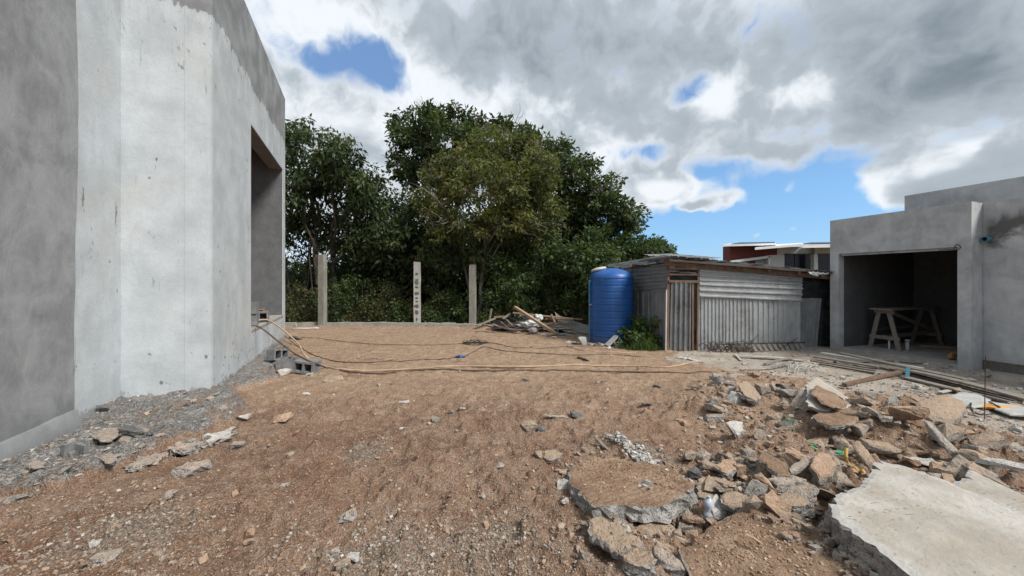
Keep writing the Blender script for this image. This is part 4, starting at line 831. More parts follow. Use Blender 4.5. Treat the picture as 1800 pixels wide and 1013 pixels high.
rock('long dark-sided block left of the crest fragment', 1268, 668, 32, 12, M_cg, 5, roll=10)
slab('large tan pitted slab leaning on the crest', [(1296, 674), (1310, 668), (1328, 682), (1338, 698), (1330, 704), (1308, 694)], .14, .06, M_ct, seed=19, tilt=(-.2, .3))
rock('grey pitted block left of the large tan pitted slab', 1285, 694, 28, 20, M_cg, 0)
rock('brown cracked rock at the right of the crest', 1346, 692, 24, 22, M_ct, 10); rock('small rounded grey-brown rock right of the cracked one', 1362, 690, 18, 24, M_ct, 30, roll=20)
rock('dark rough log-like rock at the upper edge of the heap', 1392, 692, 40, 20, M_cd, -25, roll=-15)
rock('small white cone-shaped stone beside the dark rough rock', 1376, 689, 15, 13, M_cw, 0, cat='stone', name='stone')
rock('squat tan block left of the white-topped slab', 1380, 714, 22, 17, M_ct, 5); rock('small flat white stone below the squat tan block', 1407, 721, 22, 6, M_cw, 5, cat='stone', name='stone')
slab('white-topped slab partly covered in red soil, tilted toward the dusty yard', [(1417, 672), (1438, 664), (1470, 684), (1502, 706), (1486, 716), (1450, 722), (1420, 712)], .12, .06, M_paletop, seed=20, tilt=(-.12, .22))
slab('patch of red soil lying on the white-topped slab', [(1424, 690), (1436, 676), (1462, 688), (1492, 708), (1484, 716), (1462, 717), (1444, 708)], .142, .02, ST, ST, seed=21, tilt=(-.12, .22), cat='soil patch', name='soil_patch', bulge=.012)
def leaner(label, a, b, wpx, m, za=.0, zb=.0, thf=.45, seed=0, name='concrete_slab', cat='concrete slab', group=None, taper=.6):
    """long piece running from pixel a to pixel b, ends raised by za / zb"""
    p = G(*a); q = G(*b); p = Vector((*W(a[0], a[1], p.z + za), p.z + za)); q = Vector((*W(b[0], b[1], q.z + zb), q.z + zb)); L = (q - p).length; wd = wpx / F * (p.y + q.y) / 2
    bm = rock_bm(L, wd, wd * thf, seed + 300, rough=.05, npt=18); M, _ = frame(p, q); M.translation = (p + q) / 2; o = obj(name, bm, m); o.matrix_world = M; return tag(o, label, cat, group)
leaner('long grey slab piece leaning on the soil bank behind the pale slab', (1506, 710), (1588, 756), 20, M_cg, .16, .04, seed=1)
rock('upright rounded concrete piece standing on end like a tombstone', 1576, 722, 31, 46, M_cg, 12, roll=-10, dfac=.45, hfac=1.0)
leaner('long leaning slab end with rough pale face pointing down toward the pale slab', (1618, 734), (1692, 812), 24, M_cg, .24, .02, seed=2)
slab('big dirt-caked slab with white broken end near the standing piece', [(1612, 706), (1640, 694), (1668, 692), (1692, 704), (1699, 712), (1688, 728), (1672, 744), (1640, 738), (1616, 724)], .16, .10, M_ct, M_ct, seed=22, tilt=(0, .25), bulge=.03)
rock('brown block under the dirt-caked slab', 1680, 778, 46, 40, M_ct, 10)
leaner('low flat slab edge half-buried in red soil at the right', (1700, 782), (1784, 800), 24, M_ct, .05, .03, seed=3)
leaner('curved pale slab edge over a dark hollow at the right frame edge', (1706, 806), (1815, 826), 26, M_cw, .05, .06, seed=4)
leaner('thin leaning tan slab beside the yellow pipe', (1505, 776), (1535, 826), 24, M_ct, .16, .02, seed=5)
rock('lumpy tan rock above the left corner of the large pale slab', 1566, 808, 64, 32, M_ct, -12, roll=-6); rock('pale rock trailing right from the lumpy tan one', 1630, 822, 66, 22, M_cw, -12, roll=-5, dfac=.4)
rock('grey boulder tucked behind the lumpy tan rock', 1484, 764, 36, 26, M_cg, -10); rock('pinkish tan boulder next to the long leaning slab', 1520, 766, 32, 26, M_ct, 20); rock('small grey stone in the dark gap under the long leaning slab', 1518, 738, 22, 18, M_cg, 0)
slab('tall reddish-brown rock face left of the yellow pipe', [(1424, 818), (1430, 800), (1446, 793), (1462, 800), (1468, 822), (1462, 836), (1440, 840)], .13, .10, M_cr, M_ct, seed=23, tilt=(0, .35), cat='rock', name='rock')
leaner('grey aggregate-faced bar left of the green net scrap', (1384, 832), (1428, 808), 18, M_cg, .05, .09, seed=6); rock('squared tan rock beside the tall reddish rock', 1495, 794, 34, 22, M_ct, 10); rock('grey rock under the green net scrap', 1480, 826, 26, 18, M_cg, 10)
rock('dark grey stone in the gap beneath the large pale slab', 1448, 920, 44, 30, M_cd, 30); rock('blue-grey wedge stone under the pale slab edge', 1470, 955, 44, 30, M_cg, -30, roll=-18); rock('small cement lump on the bottom slab near the frame edge', 1516, 1012, 34, 28, M_cg, 0)
rock('half-buried brown stone on the bottom soil-covered slab', 1390, 968, 28, 16, M_ct, 15, lift=.05, cat='stone', name='stone'); rock('small flat grey stone on the bottom soil-covered slab', 1424, 948, 20, 12, M_ct, 0, lift=.05, cat='stone', name='stone')
rock('grey angular rock left of the triangular chunk', 1225, 842, 26, 24, M_cd, 20); rock('brown rock pair at the head of the rippled slab, left one', 1216, 812, 30, 26, M_ct, 0); rock('brown rock pair at the head of the rippled slab, grey-flecked right one', 1240, 812, 30, 22, M_cg, 30)
rock('tan rock near the heap foot, between brown flat rock and grey boulder', 1305, 842, 24, 36, M_cr, 0); rock('grey round rock above the grey boulder', 1320, 806, 22, 20, M_cg, 0)
leaner('long flat tan slab between the flat brown rock and triangular chunk', (1240, 838), (1300, 862), 20, M_ct, .06, .04, seed=7)
leaner('broken grey slab edge right of the heap centre', (1300, 800), (1330, 812), 12, M_ct, .04, .02, seed=8)
slab('wide tan plate of soil-coated concrete between wedge and heap centre', [(1384, 792), (1420, 772), (1452, 762), (1455, 776), (1432, 792), (1402, 800)], .06, .04, ST, seed=24)
slab('soil-dusted slab below the white-topped one', [(1425, 735), (1448, 716), (1500, 720), (1512, 730), (1500, 744), (1460, 748)], .07, .05, ST, seed=25)
# crumbs lying on the flat slabs
def on_slab(label, cx, cy, sx_, sy_, n, zz, smax, pal, seed, poly):
    r = np.random.default_rng(seed); P = np.array([W(a, b, zz) for a, b in zip(r.normal(cx, sx_, n), r.normal(cy, sy_, n))]); Q = [W(a, b, zz) for a, b in poly]
    P = P[polysd(P[:, 0], P[:, 1], Q) < -.02]; m = len(P); tr = BVH(poly); z = np.array([tr(p) for p in P]); ok = z > -9; P = P[ok]; z = z[ok]; m = len(P)
    o = stones('loose_crumbs', P[:, 0], P[:, 1], .003 + smax * r.random(m) ** 3, np.array(PAL[pal])[r.integers(0, len(PAL[pal]), m)] * r.uniform(.85, 1.2, (m, 1)), .7, CUB, CUBF, seed, zoff=.1, z_=z); tag(o, label, 'crumbs')
from mathutils.bvhtree import BVHTree
def BVH(poly):
    cxy = sum(p[0] for p in poly) / len(poly), sum(p[1] for p in poly) / len(poly); best = min((o for o in bpy.data.objects if o.name.startswith('concrete_slab')), key=lambda o: (o.location.xy - Vector(W(*cxy, o.location.z))).length)
    t = BVHTree.FromPolygons([v.co[:] for v in best.data.vertices], [tuple(p.vertices) for p in best.data.polygons]); L = best.location.copy()
    def f(p): h = t.ray_cast(Vector((p[0] - L.x, p[1] - L.y, 1)), Vector((0, 0, -1))); return h[0].z + L.z if h[0] else -10
    return f
on_slab('soil crumbs and small stones on the bottom soil-covered slab', 1350, 960, 95, 45, 1800, .08, .009, 'soil', 801, [(1192, 968), (1232, 940), (1262, 915), (1300, 893), (1345, 880), (1395, 900), (1440, 930), (1480, 965), (1520, 1010), (1540, 1060), (1400, 1110), (1240, 1085), (1215, 1025)])
on_slab('small crumbs on the rippled slab', 1120, 845, 70, 25, 700, .07, .010, 'soil', 802, [(1022, 868), (1045, 890), (1085, 884), (1130, 889), (1172, 886), (1200, 872), (1221, 853), (1208, 840), (1160, 818), (1110, 800), (1040, 800), (1000, 822), (1000, 845)])
on_slab('pale pebbles and grit near the front of the rippled slab', 1140, 865, 12, 5, 26, .07, .022, 'grey', 803, [(1022, 868), (1045, 890), (1085, 884), (1130, 889), (1172, 886), (1200, 872), (1221, 853), (1208, 840), (1160, 818), (1110, 800), (1040, 800), (1000, 822), (1000, 845)])
# middle yard
rock('pale flat rock alone at the middle of the yard', 936, 758, 38, 20, M_ct, -15); rock('small dark rock touching the pale flat rock', 952, 758, 15, 10, M_cd, 0)
leaner('thin grey slab sliver in the middle of the yard', (952, 730), (1002, 734), 10, M_cg, .03, .02, seed=9); rock('slate-blue rock at the end of the thin sliver', 1014, 735, 22, 13, M_cd, 0)
slab('tan rounded plate stone left of the rippled slab, upper right one', [(955, 793), (970, 790), (990, 795), (986, 804), (968, 808), (956, 803)], .03, .03, M_ct, seed=26, cat='stone', name='stone'); rock('tan rounded stone left of the plate stone', 946, 808, 19, 20, M_ct, 0, cat='stone', name='stone')
rock('white crumbling lump left of the rippled slab', 992, 862, 26, 24, M_cw, 0, rough=.12); rock('grey lump above the white crumbling one', 990, 838, 24, 14, M_cg, 0, rough=.12); rock('white pebble-like lump below the crumbling one', 993, 890, 17, 15, M_cw, 0, rough=.1)
rock('pointed grey stone in the bottom centre soil', 1026, 990, 18, 30, M_ct, 0, roll=-10); rock('white small stone beside the grey-blue stone at bottom centre', 797, 893, 16, 14, M_cw, 10)
rock('grey rough lump in the bottom left-centre soil', 606, 922, 32, 30, M_cg, 25, rough=.12); rock('layered grey mortar plate in the left foreground soil', 325, 838, 60, 30, M_cg, 15, dfac=.8, hfac=.55, rough=.1)
rock('smaller grey lump below the layered mortar plate', 292, 880, 28, 17, M_cg, 10, rough=.1); rock('flat grey plate stone in the bottom left soil', 172, 988, 42, 22, M_cg, 20, rough=.08, hfac=.6); rock('pale stone beside the flat plate stone at bottom left', 160, 964, 26, 14, M_cw, 10, hfac=.7); rock('tan stone at bottom left above the flat plate stone', 200, 936, 28, 14, M_ct, 0)
rock('round brown stone in the bottom centre soil', 786, 940, 18, 16, M_cr, 0, cat='stone', name='stone'); rock('dark reddish clod at bottom left-centre, upper of two', 433, 946, 22, 18, M_cr, 0, cat='clod', name='soil_clod'); rock('dark reddish clod at bottom left-centre, lower of two', 433, 960, 20, 14, M_cr, 0, cat='clod', name='soil_clod')
rock('tan angular stone at the bottom left-centre edge', 600, 1002, 28, 20, M_ct, 20); rock('white angular stone at the bottom left-centre edge', 617, 992, 26, 18, M_cw, 0); rock('grey-blue stone at the middle bottom', 588, 978, 18, 16, M_cg, 0)
rock('white flat chip near the cinder blocks in red soil', 537, 694, 17, 8, M_cw, 0, hfac=.5, cat='stone', name='stone'); rock('white flat chip in the centre of the yard', 709, 709, 20, 8, M_cw, 20, hfac=.5, cat='stone', name='stone'); rock('pale green-grey stone pair at the yard centre', 765, 744, 16, 18, M_cg, 0)
rock('light chip left of the crust rim', 412, 790, 24, 16, M_cg, 0); rock('tan-brown flat rock right of the cinder blocks', 583, 672, 36, 12, M_ct, 0); rock('pale round stone in front of the cinder blocks', 540, 662, 14, 8, M_cw, 0)
rock('white mortar chunk at the foot of the cinder blocks', 495, 660, 36, 14, M_cw, 15, hfac=.7, rough=.1); rock('brown mound-like clod by the mortar bank', 490, 742, 32, 16, M_cr, 10, cat='clod', name='soil_clod')
# left mortar bank pieces
slab('flat pale mortar flake nearest the grey wall', [(45, 818), (58, 808), (80, 812), (78, 820), (58, 823)], .05, .015, M_cg, M_cg, seed=31, cat='mortar flake', name='mortar_flake')
slab('broad broken mortar plate on the crust by the white corner', [(165, 768), (172, 758), (188, 752), (208, 750), (210, 764), (196, 774), (178, 774)], .07, .02, M_cg, M_cg, seed=32, cat='mortar flake', name='mortar_flake')
slab('smaller mortar plate right of the broad broken one', [(210, 770), (222, 760), (236, 764), (228, 775), (216, 778)], .05, .02, M_cg, M_cg, seed=33, cat='mortar flake', name='mortar_flake')
slab('dark smooth slab fragment propped on the mortar crust', [(208, 752), (218, 746), (238, 749), (252, 754), (252, 760), (236, 760), (214, 756)], .09, .035, M_cd, M_cd, seed=34, tilt=(0, .2), cat='concrete chunk')
slab('lumpy mortar plate at the lower rim of the crust', [(178, 802), (195, 792), (206, 800), (200, 812), (184, 812)], .05, .025, M_cg, M_cg, seed=35, cat='mortar flake', name='mortar_flake')
rock('pale capping stone at the tip of the crust rim', 422, 738, 26, 16, M_cw, 40, hfac=.6)
# crust rim: broken overhanging plates of mortar along its edge
for k, (lab, P) in enumerate([
    ('broken mortar rim plate at the lower left frame edge', [(-30, 878), (20, 866), (70, 852), (78, 860), (40, 874), (-10, 892)]),
    ('unused', [(80, 850), (120, 840), (160, 828), (168, 835), (130, 850), (88, 860)]),
    ('mortar rim plate below the lumpy plate', [(170, 826), (200, 815), (232, 808), (236, 815), (206, 828), (178, 834)]),
    ('long dark-undercut mortar rim plate at the middle of the crust', [(222, 818), (256, 800), (290, 788), (300, 795), (270, 812), (232, 827)]),
    ('pale crumbling mortar rim plate right of the dark-undercut one', [(296, 786), (330, 776), (362, 770), (366, 778), (330, 790), (302, 796)]),
    ('pale mortar rim plate leading up to the capping stone', [(364, 768), (390, 758), (412, 744), (422, 750), (402, 768), (372, 778)])]):
    if k in (1, 2): continue
    my_ = sum(q[1] for q in P) / len(P); slab(lab, [(a, my_ + (b - my_) * .8) for a, b in P], .035, .05, M_cg if k != 5 else M_cw, M_cg, seed=70 + k, rough=.035, rings=5, cat='mortar plate', name='mortar_plate', tilt=(0, -.12), step=.02, lump=.05)
# ---- unnamed pieces of each kind, told apart by nothing
ANCHORS = {
 'heap': [('the rippled slab', 1120, 850), ('the bottom soil-covered slab', 1350, 950), ('the large pale slab', 1560, 880), ('the triangular chunk', 1260, 855), ('the standing narrow block', 1257, 710), ('the brick-shaped piece', 1296, 700), ('the crest fragment', 1296, 662), ('the white-topped slab', 1460, 695), ('the tombstone-like piece', 1576, 700), ('the long leaning slab', 1548, 735), ('the dirt-caked slab', 1655, 718), ('the steep leaning slab end', 1655, 770), ('the yellow pipe', 1495, 815), ('the tall reddish rock face', 1447, 820), ('the grey-edged slab piece', 1368, 768), ('the mint-grey wedge', 1290, 750), ('the grey boulder', 1335, 828), ('the large brown rock', 1435, 872), ('the lumpy tan rock', 1566, 795), ('the half-buried slab edge', 1742, 790), ('the curved pale slab edge', 1760, 815), ('the lone dark brown stone', 1209, 745), ('the pale aggregate spill', 1150, 815), ('the white cone-shaped stone', 1376, 685)],
 'bank': [('the broken block corner', 128, 790), ('the broad mortar plate', 190, 765), ('the dark slab fragment', 230, 753), ('the white pier corner', 373, 690), ('the inner wall corner', 213, 690), ('the fallen cement blocks', 500, 645), ('the pale capping stone', 425, 735), ('the flat pale mortar flake', 62, 815), ('the window sill wall', 450, 630), ('the undercut rim plate', 262, 805), ('the grey wall foot', 90, 770)],
 'yard': [('the layered mortar plate', 325, 825), ('the rough grey lump', 606, 910), ('the pale flat rock', 930, 750), ('the thin slab sliver', 985, 728), ('the blue cable connector', 810, 628), ('the cable coil', 836, 604), ('the fallen cement blocks', 510, 645), ('the rippled slab', 1100, 850), ('the white yard chip', 709, 708), ('the two reddish clods', 433, 950), ('the round brown stone', 786, 930), ('the flat plate stone', 172, 980), ('the pale capping stone', 425, 735), ('the pointed grey stone', 1026, 980), ('the curved rubber scrap', 1138, 710), ('the white crumbling lump', 992, 855), ('the blue tank', 1075, 600), ('the smaller grey lump', 292, 872)],
 'dust': [('the teal strip', 1594, 660), ('the brown lath', 1530, 665), ('the bleached stalks', 1400, 650), ('the round-edged pale sheet', 1705, 703), ('the tan boulder', 1691, 688), ('the orange board', 1760, 724), ('the garage pier', 1715, 652), ('the pipe stubs', 1580, 618), ('the white-topped slab', 1460, 690), ('the tombstone-like piece', 1576, 700), ('the slatted strip', 1350, 630)]}
USED = {}
def fill(label, group, zone, n, seed, pal, smin, smax, cat, name, avoid=()):
    r = random.Random(seed); k = 0; t = 0; noun = {'rubble_lump': 'lump', 'rubble_chunk': 'chunk', 'mortar_lump': 'mortar lump', 'stone': 'stone'}[name]
    cn = {M_ct: 'tan', M_cg: 'grey', M_cr: 'reddish', M_cd: 'dark grey', M_cw: 'pale'}
    while k < n and t < 6000:
        t += 1; px = r.uniform(zone[0], zone[2]); py = r.uniform(zone[1], zone[3]); g = G(px, py)
        x, y = np.array([g.x]), np.array([g.y]); b, dd, hh = [float(v[0]) for v in masks(x, y)]
        which = {'heap': hh < -.1 and dd > -.1, 'bank': b < -.03 and bool(outside_left(x, y)[0]), 'yard': b > .1 and hh > 0 and dd > .1, 'dust': dd < -.1}[avoid]
        if not which: continue
        if avoid == 'heap' and (1010 < px < 1225 and 800 < py < 900 or px > 1465 and py > 860 - .0 or 1230 < px < 1500 and py > 925): continue
        s = smin + (smax - smin) * r.random() ** 2.2; S = s * (.7 + .12 * g.y); fd, fh = r.uniform(.5, .95), r.uniform(.28, .7); m = r.choice(pal); o = obj(name, rock_bm(S, S * fd, S * fh, 5000 + seed * 331 + k, rough=.07), m)
        o.location = g + Vector((0, 0, S * .12)); o.rotation_euler = (r.gauss(0, .3), r.gauss(0, .3), r.uniform(0, 6.28))
        q = (s - smin) / (smax - smin); size = 'tiny' if q < .04 else 'small' if q < .25 else 'mid-sized' if q < .6 else 'large'; shape = 'flat' if fh < .4 else 'elongated' if fd < .62 else 'angular' if fh < .55 else 'blocky'
        lab = None; an = sorted(ANCHORS[avoid], key=lambda a: math.hypot(px - a[1], 1.6 * (py - a[2])))
        for a in an[:5]:
            dx, dy = px - a[1], (py - a[2]) * 1.6; d_ = math.hypot(dx, dy); w1 = ('left of' if dx < 0 else 'right of') if abs(dx) > abs(dy) else ('behind' if dy < 0 else 'in front of'); w0 = 'just ' if d_ < 45 else '' if d_ < 130 else 'well '
            c_ = f'{size} {shape} {cn[m]} {noun} {w0}{w1} {a[0]}'
            if c_ not in USED: lab = c_; break
        lab = lab or c_; USED[lab] = 1
        tag(o, lab, cat, group); k += 1
fill('', 'small lumps in the rubble heap', (1130, 655, 1800, 1005), 150, 1, [M_ct, M_ct, M_cg, M_cr, M_cg], .045, .19, 'concrete lump', 'rubble_lump', 'heap')
fill('', 'mid-sized chunks in the rubble heap', (1200, 665, 1760, 900), 44, 2, [M_ct, M_cg, M_ct, M_cr], .16, .30, 'concrete chunk', 'rubble_chunk', 'heap')
fill('', 'mortar lumps along the left wall', (0, 610, 500, 880), 50, 3, [M_cg, M_cg, M_cd, M_cg], .035, .10, 'mortar lump', 'mortar_lump', 'bank')
fill('', 'stones on the open soil', (0, 600, 1300, 1005), 90, 4, [M_cr, M_ct, M_cg, M_cw, M_ct, M_cr], .03, .075, 'stone', 'stone', 'yard')
fill('', 'stones on the dusty yard', (1330, 622, 1800, 770), 34, 6, [M_ct, M_cw, M_cg], .04, .12, 'stone', 'stone', 'dust')
# ================================================================== hollow blocks
def block_bm(L=.39, Wd=.145, H=.19, wall=.026, holes=2):
    bm = bmesh.new(); box(bm, (-L / 2, -Wd / 2, 0), (L / 2, -Wd / 2 + wall, H)); box(bm, (-L / 2, Wd / 2 - wall, 0), (L / 2, Wd / 2, H)); iw = (L - wall * (holes + 1)) / holes
    for i in range(holes + 1): x = -L / 2 + i * (iw + wall); box(bm, (x, -Wd / 2 + wall, 0), (x + wall, Wd / 2 - wall, H))
    box(bm, (-L / 2 + wall, -Wd / 2 + wall, .0), (L / 2 - wall, Wd / 2 - wall, .012))
    bmesh.ops.remove_doubles(bm, verts=bm.verts[:], dist=.0005); return bm
def block(label, loc, rot, m=M_block, dims=(.30, .19, .19), **k):
    o = obj('hollow_block', block_bm(*dims, **k), m); M = Matrix.Translation(loc) @ Matrix.Rotation(rot[2], 4, 'Z') @ Matrix.Rotation(rot[1], 4, 'Y') @ Matrix.Rotation(rot[0], 4, 'X'); o.matrix_world = M; return tag(o, label, 'cement block', 'hollow cement blocks at the window opening')
g = G(476, 636); block('hollow cement block propped against the sill wall, nearest the wall', (g.x - .02, g.y + .12, g.z + .10), (R_(84), R_(8), R_(72)))
g = G(498, 652); block('solid-faced cement block lying between the two with holes showing', (g.x, g.y + .1, g.z + .0), (0, 0, R_(12)), dims=(.26, .24, .20))
g = G(538, 656); block('hollow cement block with two dark holes facing the yard, rightmost', (g.x + .0, g.y + .16, g.z + .105), (R_(90), R_(7), R_(-2)), dims=(.34, .19, .24), wall=.032)
def onsill(y, z, back=.1): v = LB + lu * y - lv * back; return (v.x, v.y, z)
block('lower cement block of the pair stacked on the window ledge', onsill(2.62, .642, .16), (0, 0, LTH + R_(2)), dims=(.24, .16, .23)); block('upper cement block of the pair stacked on the window ledge', onsill(2.60, .875, .16), (0, 0, LTH + R_(-3)), dims=(.24, .16, .23))
block('cement block with red sand on top, lying on the window ledge', onsill(3.45, .755, .18), (R_(90), 0, LTH + R_(8)), dims=(.34, .22, .30), wall=.032)
sp = onsill(3.45, .88, .20); bm = rock_bm(.26, .14, .05, 61, rough=.05); o = obj('sand_pile', bm, simple('red_sand', (.30, .13, .07), (.40, .2, .12), 20, .95, .01)); o.location = sp; tag(o, 'small heap of red sand on the block on the window ledge', 'sand')
g = G(1075, 608); o = obj('hollow_block', block_bm(.34, .16, .17), M_blockp); o.matrix_world = Matrix.Translation(g + Vector((.02, .12, .06))) @ Matrix.Rotation(R_(20), 4, 'Z') @ Matrix.Rotation(R_(-38), 4, 'Y') @ Matrix.Rotation(R_(90), 4, 'X'); tag(o, 'pale greenish cement block tilted on rubble in front of the blue tank', 'cement block')
rock('pale lump propping the tilted block beside the tank', 1088, 610, 12, 14, M_cw, 0); rock('small pale lump in front of the tilted block', 1071, 614, 9, 6, M_cw, 0)
g = G(1024, 606); o = obj('cement_block', rock_bm(.24, .2, .22, 71, rough=.02, npt=20), M_blockp); o.location = g + Vector((0, .05, .07)); tag(o, 'squarish whitish cement lump left of the blue tank foot', 'cement block')
g = G(128, 800); bm = bmesh.new(); box(bm, (-.06, -.045, 0), (-.02, .05, .10)); box(bm, (-.02, .02, 0), (.09, .05, .085)); box(bm, (-.019, -.03, 0), (.03, .019, .03)); bmesh.ops.subdivide_edges(bm, edges=bm.edges[:], cuts=1); [setattr(v, 'co', v.co + Vector([random.Random(v.index).uniform(-.004, .004)] * 3)) for v in bm.verts]
o = obj('broken_block', bm, M_block); o.location = g; o.rotation_euler = (0, R_(4), R_(-10)); tag(o, 'broken corner of a cement block on the mortar crust by the grey wall', 'cement block')
# ================================================================== hoses and cables
def rope(label, pts, r, m, name='hose', cat='hose', abs_=None, n=8, group=None, lift=.6):
    P = []
    for p in pts:
        if len(p) == 2: g = G(*p); g.z += r * lift; P.append(g)
        else: P.append(Vector(p))
    S = spline(P, n); fix = []
    for s in S:
        z = HZ(s.x, s.y) + r * lift; s.z = max(s.z, z) if True else s.z; fix.append(s)
    bm = bmesh.new(); tube(bm, fix, r, 6); o = obj(name, bm, m, None, True); centred(o, fix[0]); return tag(o, label, cat, group)
sA = LB + lu * 3.2 + lv * .02; sB = LB + lu * 2.05 + lv * .02
a0 = LB + lu * 2.9 - lv * .25; a1 = LB + lu * 3.15 + lv * .05; e1 = G(500, 595)
rope('thick tan hose running from the window ledge across the pad', [(a0.x, a0.y, .665), (a1.x, a1.y, .675), W(520, 600, .28) + (.28,), W(536, 625, .14) + (.14,), (560, 644), (592, 650), (640, 653), (700, 651), (760, 648), (820, 645), (900, 646), (960, 645), (1040, 644), (1100, 645), (1170, 647), (1205, 641), (1225, 637)], .018, M_hose)
b0 = LB + lu * 1.95 - lv * .2; b1 = LB + lu * 2.15 + lv * .05
rope('black hose from the window ledge over the blocks and straight across the soil', [(b0.x, b0.y, .655), (b1.x, b1.y, .668), W(490, 601, .42) + (.42,), W(520, 623, .27) + (.27,), W(552, 638, .20) + (.20,), (575, 647), (610, 654), (660, 657), (720, 653), (800, 652), (880, 653), (960, 653), (1060, 654), (1140, 655), (1200, 657), (1250, 655)], .014, M_cable)
rope('thin dark cable looping past the blue plug on the pad', [W(500, 590, .1) + (.1,), (520, 607), (545, 622), (580, 634), (630, 638), (700, 636), (770, 633), (803, 629)], .010, M_cable, 'cable', 'cable')
rope('thin cable leading from the blue plug to the coil', [(817, 627), (835, 618), (850, 610), (870, 614), (900, 619), (960, 622), (1020, 625), (1080, 624), (1130, 628)], .008, M_cable, 'cable', 'cable')
rope('thin cable running along the back of the pad to the coil', [(505, 592), (560, 596), (640, 604), (720, 607), (790, 606), (830, 603), (870, 604), (900, 611), (950, 613), (1000, 610), (1060, 608)], .008, M_cable, 'cable', 'cable')
rope('short hose loop beside the tank foot', [(1062, 610), (1030, 604), (1003, 604), (1000, 610), (1020, 616), (1050, 620), (1090, 622), (1120, 620)], .012, M_hose)
r = random.Random(5); cpts = []
for i in range(40): a = i * .95; rr_ = r.uniform(.10, .26); c0 = G(836, 604); cpts.append((c0.x + rr_ * 1.4 * math.cos(a), c0.y + rr_ * math.sin(a), c0.z + r.uniform(.0, .05)))
bm = bmesh.new(); tube(bm, spline(cpts, 4), .006, 5); tube(bm, spline([(c0.x - .12, c0.y, c0.z), (c0.x - .11, c0.y, c0.z + .13), (c0.x - .02, c0.y, c0.z + .18), (c0.x + .06, c0.y, c0.z + .1), (c0.x + .08, c0.y, c0.z)], 5), .005, 5); tag(obj('cable_coil', bm, M_black), 'tangled coil of thin black cable lying on the pad', 'cable coil')
g = G(810, 629); plug = empty('cable_plug', g + Vector((0, 0, .022)), R_(8), 'blue plastic cable connector lying on the tan pad', 'connector')
bm = bmesh.new(); tube(bm, [(-.10, 0, 0), (-.06, 0, 0), (-.06, 0, 0), (.03, 0, 0), (.03, 0, 0), (.085, 0, 0)], [.018, .018, .026, .026, .021, .021], 10); obj('body', bm, M_bluep, plug, True); bm = bmesh.new(); tube(bm, [(-.03, 0, 0), (-.015, 0, 0)], .0285, 10); obj('collar', bm, M_black, plug, True)
# ================================================================== boards, sheets and debris
def board(label, a, b, wd=.1, th=.025, za=.03, zb=.03, m=M_wood, roll=0, group=None, warp=0, name='board', cat='board', up=(0, 0, 1), D=None, segs=4):
    if D: p, q = [Vector(((x - 900) / F * d_, d_, CAM_Z + (HOR - y) / F * d_)) for (x, y), d_ in zip((a, b), D)]
    else: p = G(*a); p = Vector((*W(*a, p.z + za), p.z + za)); q = G(*b); q = Vector((*W(*b, q.z + zb), q.z + zb))
    bm = bmesh.new(); bar(bm, p, q, wd, th, up, roll, segs, warp); o = obj(name, bm, m); centred(o, (p + q) / 2); return tag(o, label, cat, group)
LG = 'long boards stacked on the ground before the garage'
board('topmost long grey board running past the teal strip toward the garage pier', (1478, 621), (1700, 668), .13, .03, .13, .10, M_wood, group=LG)
board('uppermost far board of the stack, nearest the garage doorway', (1445, 621), (1620, 648), .14, .03, .09, .10, M_fibre, group=LG)
board('longest outer board of the stack, reaching the right frame edge', (1600, 652), (1812, 704), .13, .03, .11, .08, M_wood, group=LG, warp=.02)
board('dark board lying directly beneath the longest outer board', (1570, 650), (1790, 706), .12, .03, .06, .04, M_wooddk, group=LG)
board('board at the near side of the stack with a broken left end', (1585, 662), (1700, 690), .12, .025, .04, .05, M_wood, group=LG)
board('wide flat board at the near foot of the stack', (1620, 668), (1786, 708), .16, .03, .025, .03, M_wood, group=LG)
board('left end board sticking out beyond the stack toward the shed', (1432, 627), (1545, 645), .14, .025, .05, .05, M_wood, group=LG)
board('thin grey lath at the left end of the stack', (1425, 634), (1540, 652), .06, .025, .04, .04, M_wood, group=LG)
board('second lath beside the thin grey one', (1440, 640), (1560, 660), .05, .02, .03, .03, M_wooddk, group=LG)
board('brown lath lying across the dusty yard, slanting up to the stack', (1484, 676), (1582, 654), .06, .035, .03, .07, M_woodb)
board('flat pale plank before the shed under the dead twigs', (1298, 626), (1412, 634), .12, .015, .05, .03, M_fibre, warp=.02); board('narrow pale strip crossing the flat plank', (1292, 622), (1303, 634), .04, .015, .04, .02, M_fibre)
board('bent narrow plank right of the flat pale plank', (1345, 640), (1400, 630), .07, .015, .03, .03, M_wood, warp=.03)
# slatted pallet-like strip along the shed foot
pal = empty('slatted_strip', G(1350, 624), 0, 'low slatted timber strip leaning along the foot of the tin shed', 'timber strip'); pi = pal.location.copy()
for i in range(17):
    x = 1264 + i * 9.4; p = SF(x - 7, 622, .12); q = SF(x, 636, .30); p.z, q.z = .12, .0; bm = bmesh.new(); bar(bm, p - pi, q - pi, .07, .015); obj('slat', bm, M_wood, pal)
p = SF(1256, 620, .11); q = SF(1416, 618, .11); p.z = q.z = .135; bm = bmesh.new(); bar(bm, p - pi, q - pi, .02, .03); obj('top_rail', bm, M_wooddk, pal)
slab('flat round-edged pale sheet lying in front of the board stack', [(1668, 696), (1690, 688), (1720, 692), (1742, 702), (1738, 712), (1712, 717), (1692, 712)], .05, .012, M_fibre, M_fibre, seed=41, rough=.003, cat='sheet', name='fibre_sheet', inset=0)
slab('second pale sheet beside the orange board at the right', [(1742, 706), (1790, 712), (1830, 722), (1820, 730), (1775, 728), (1748, 718)], .06, .02, M_fibre, M_fibre, seed=42, rough=.003, cat='sheet', name='fibre_sheet', inset=0)
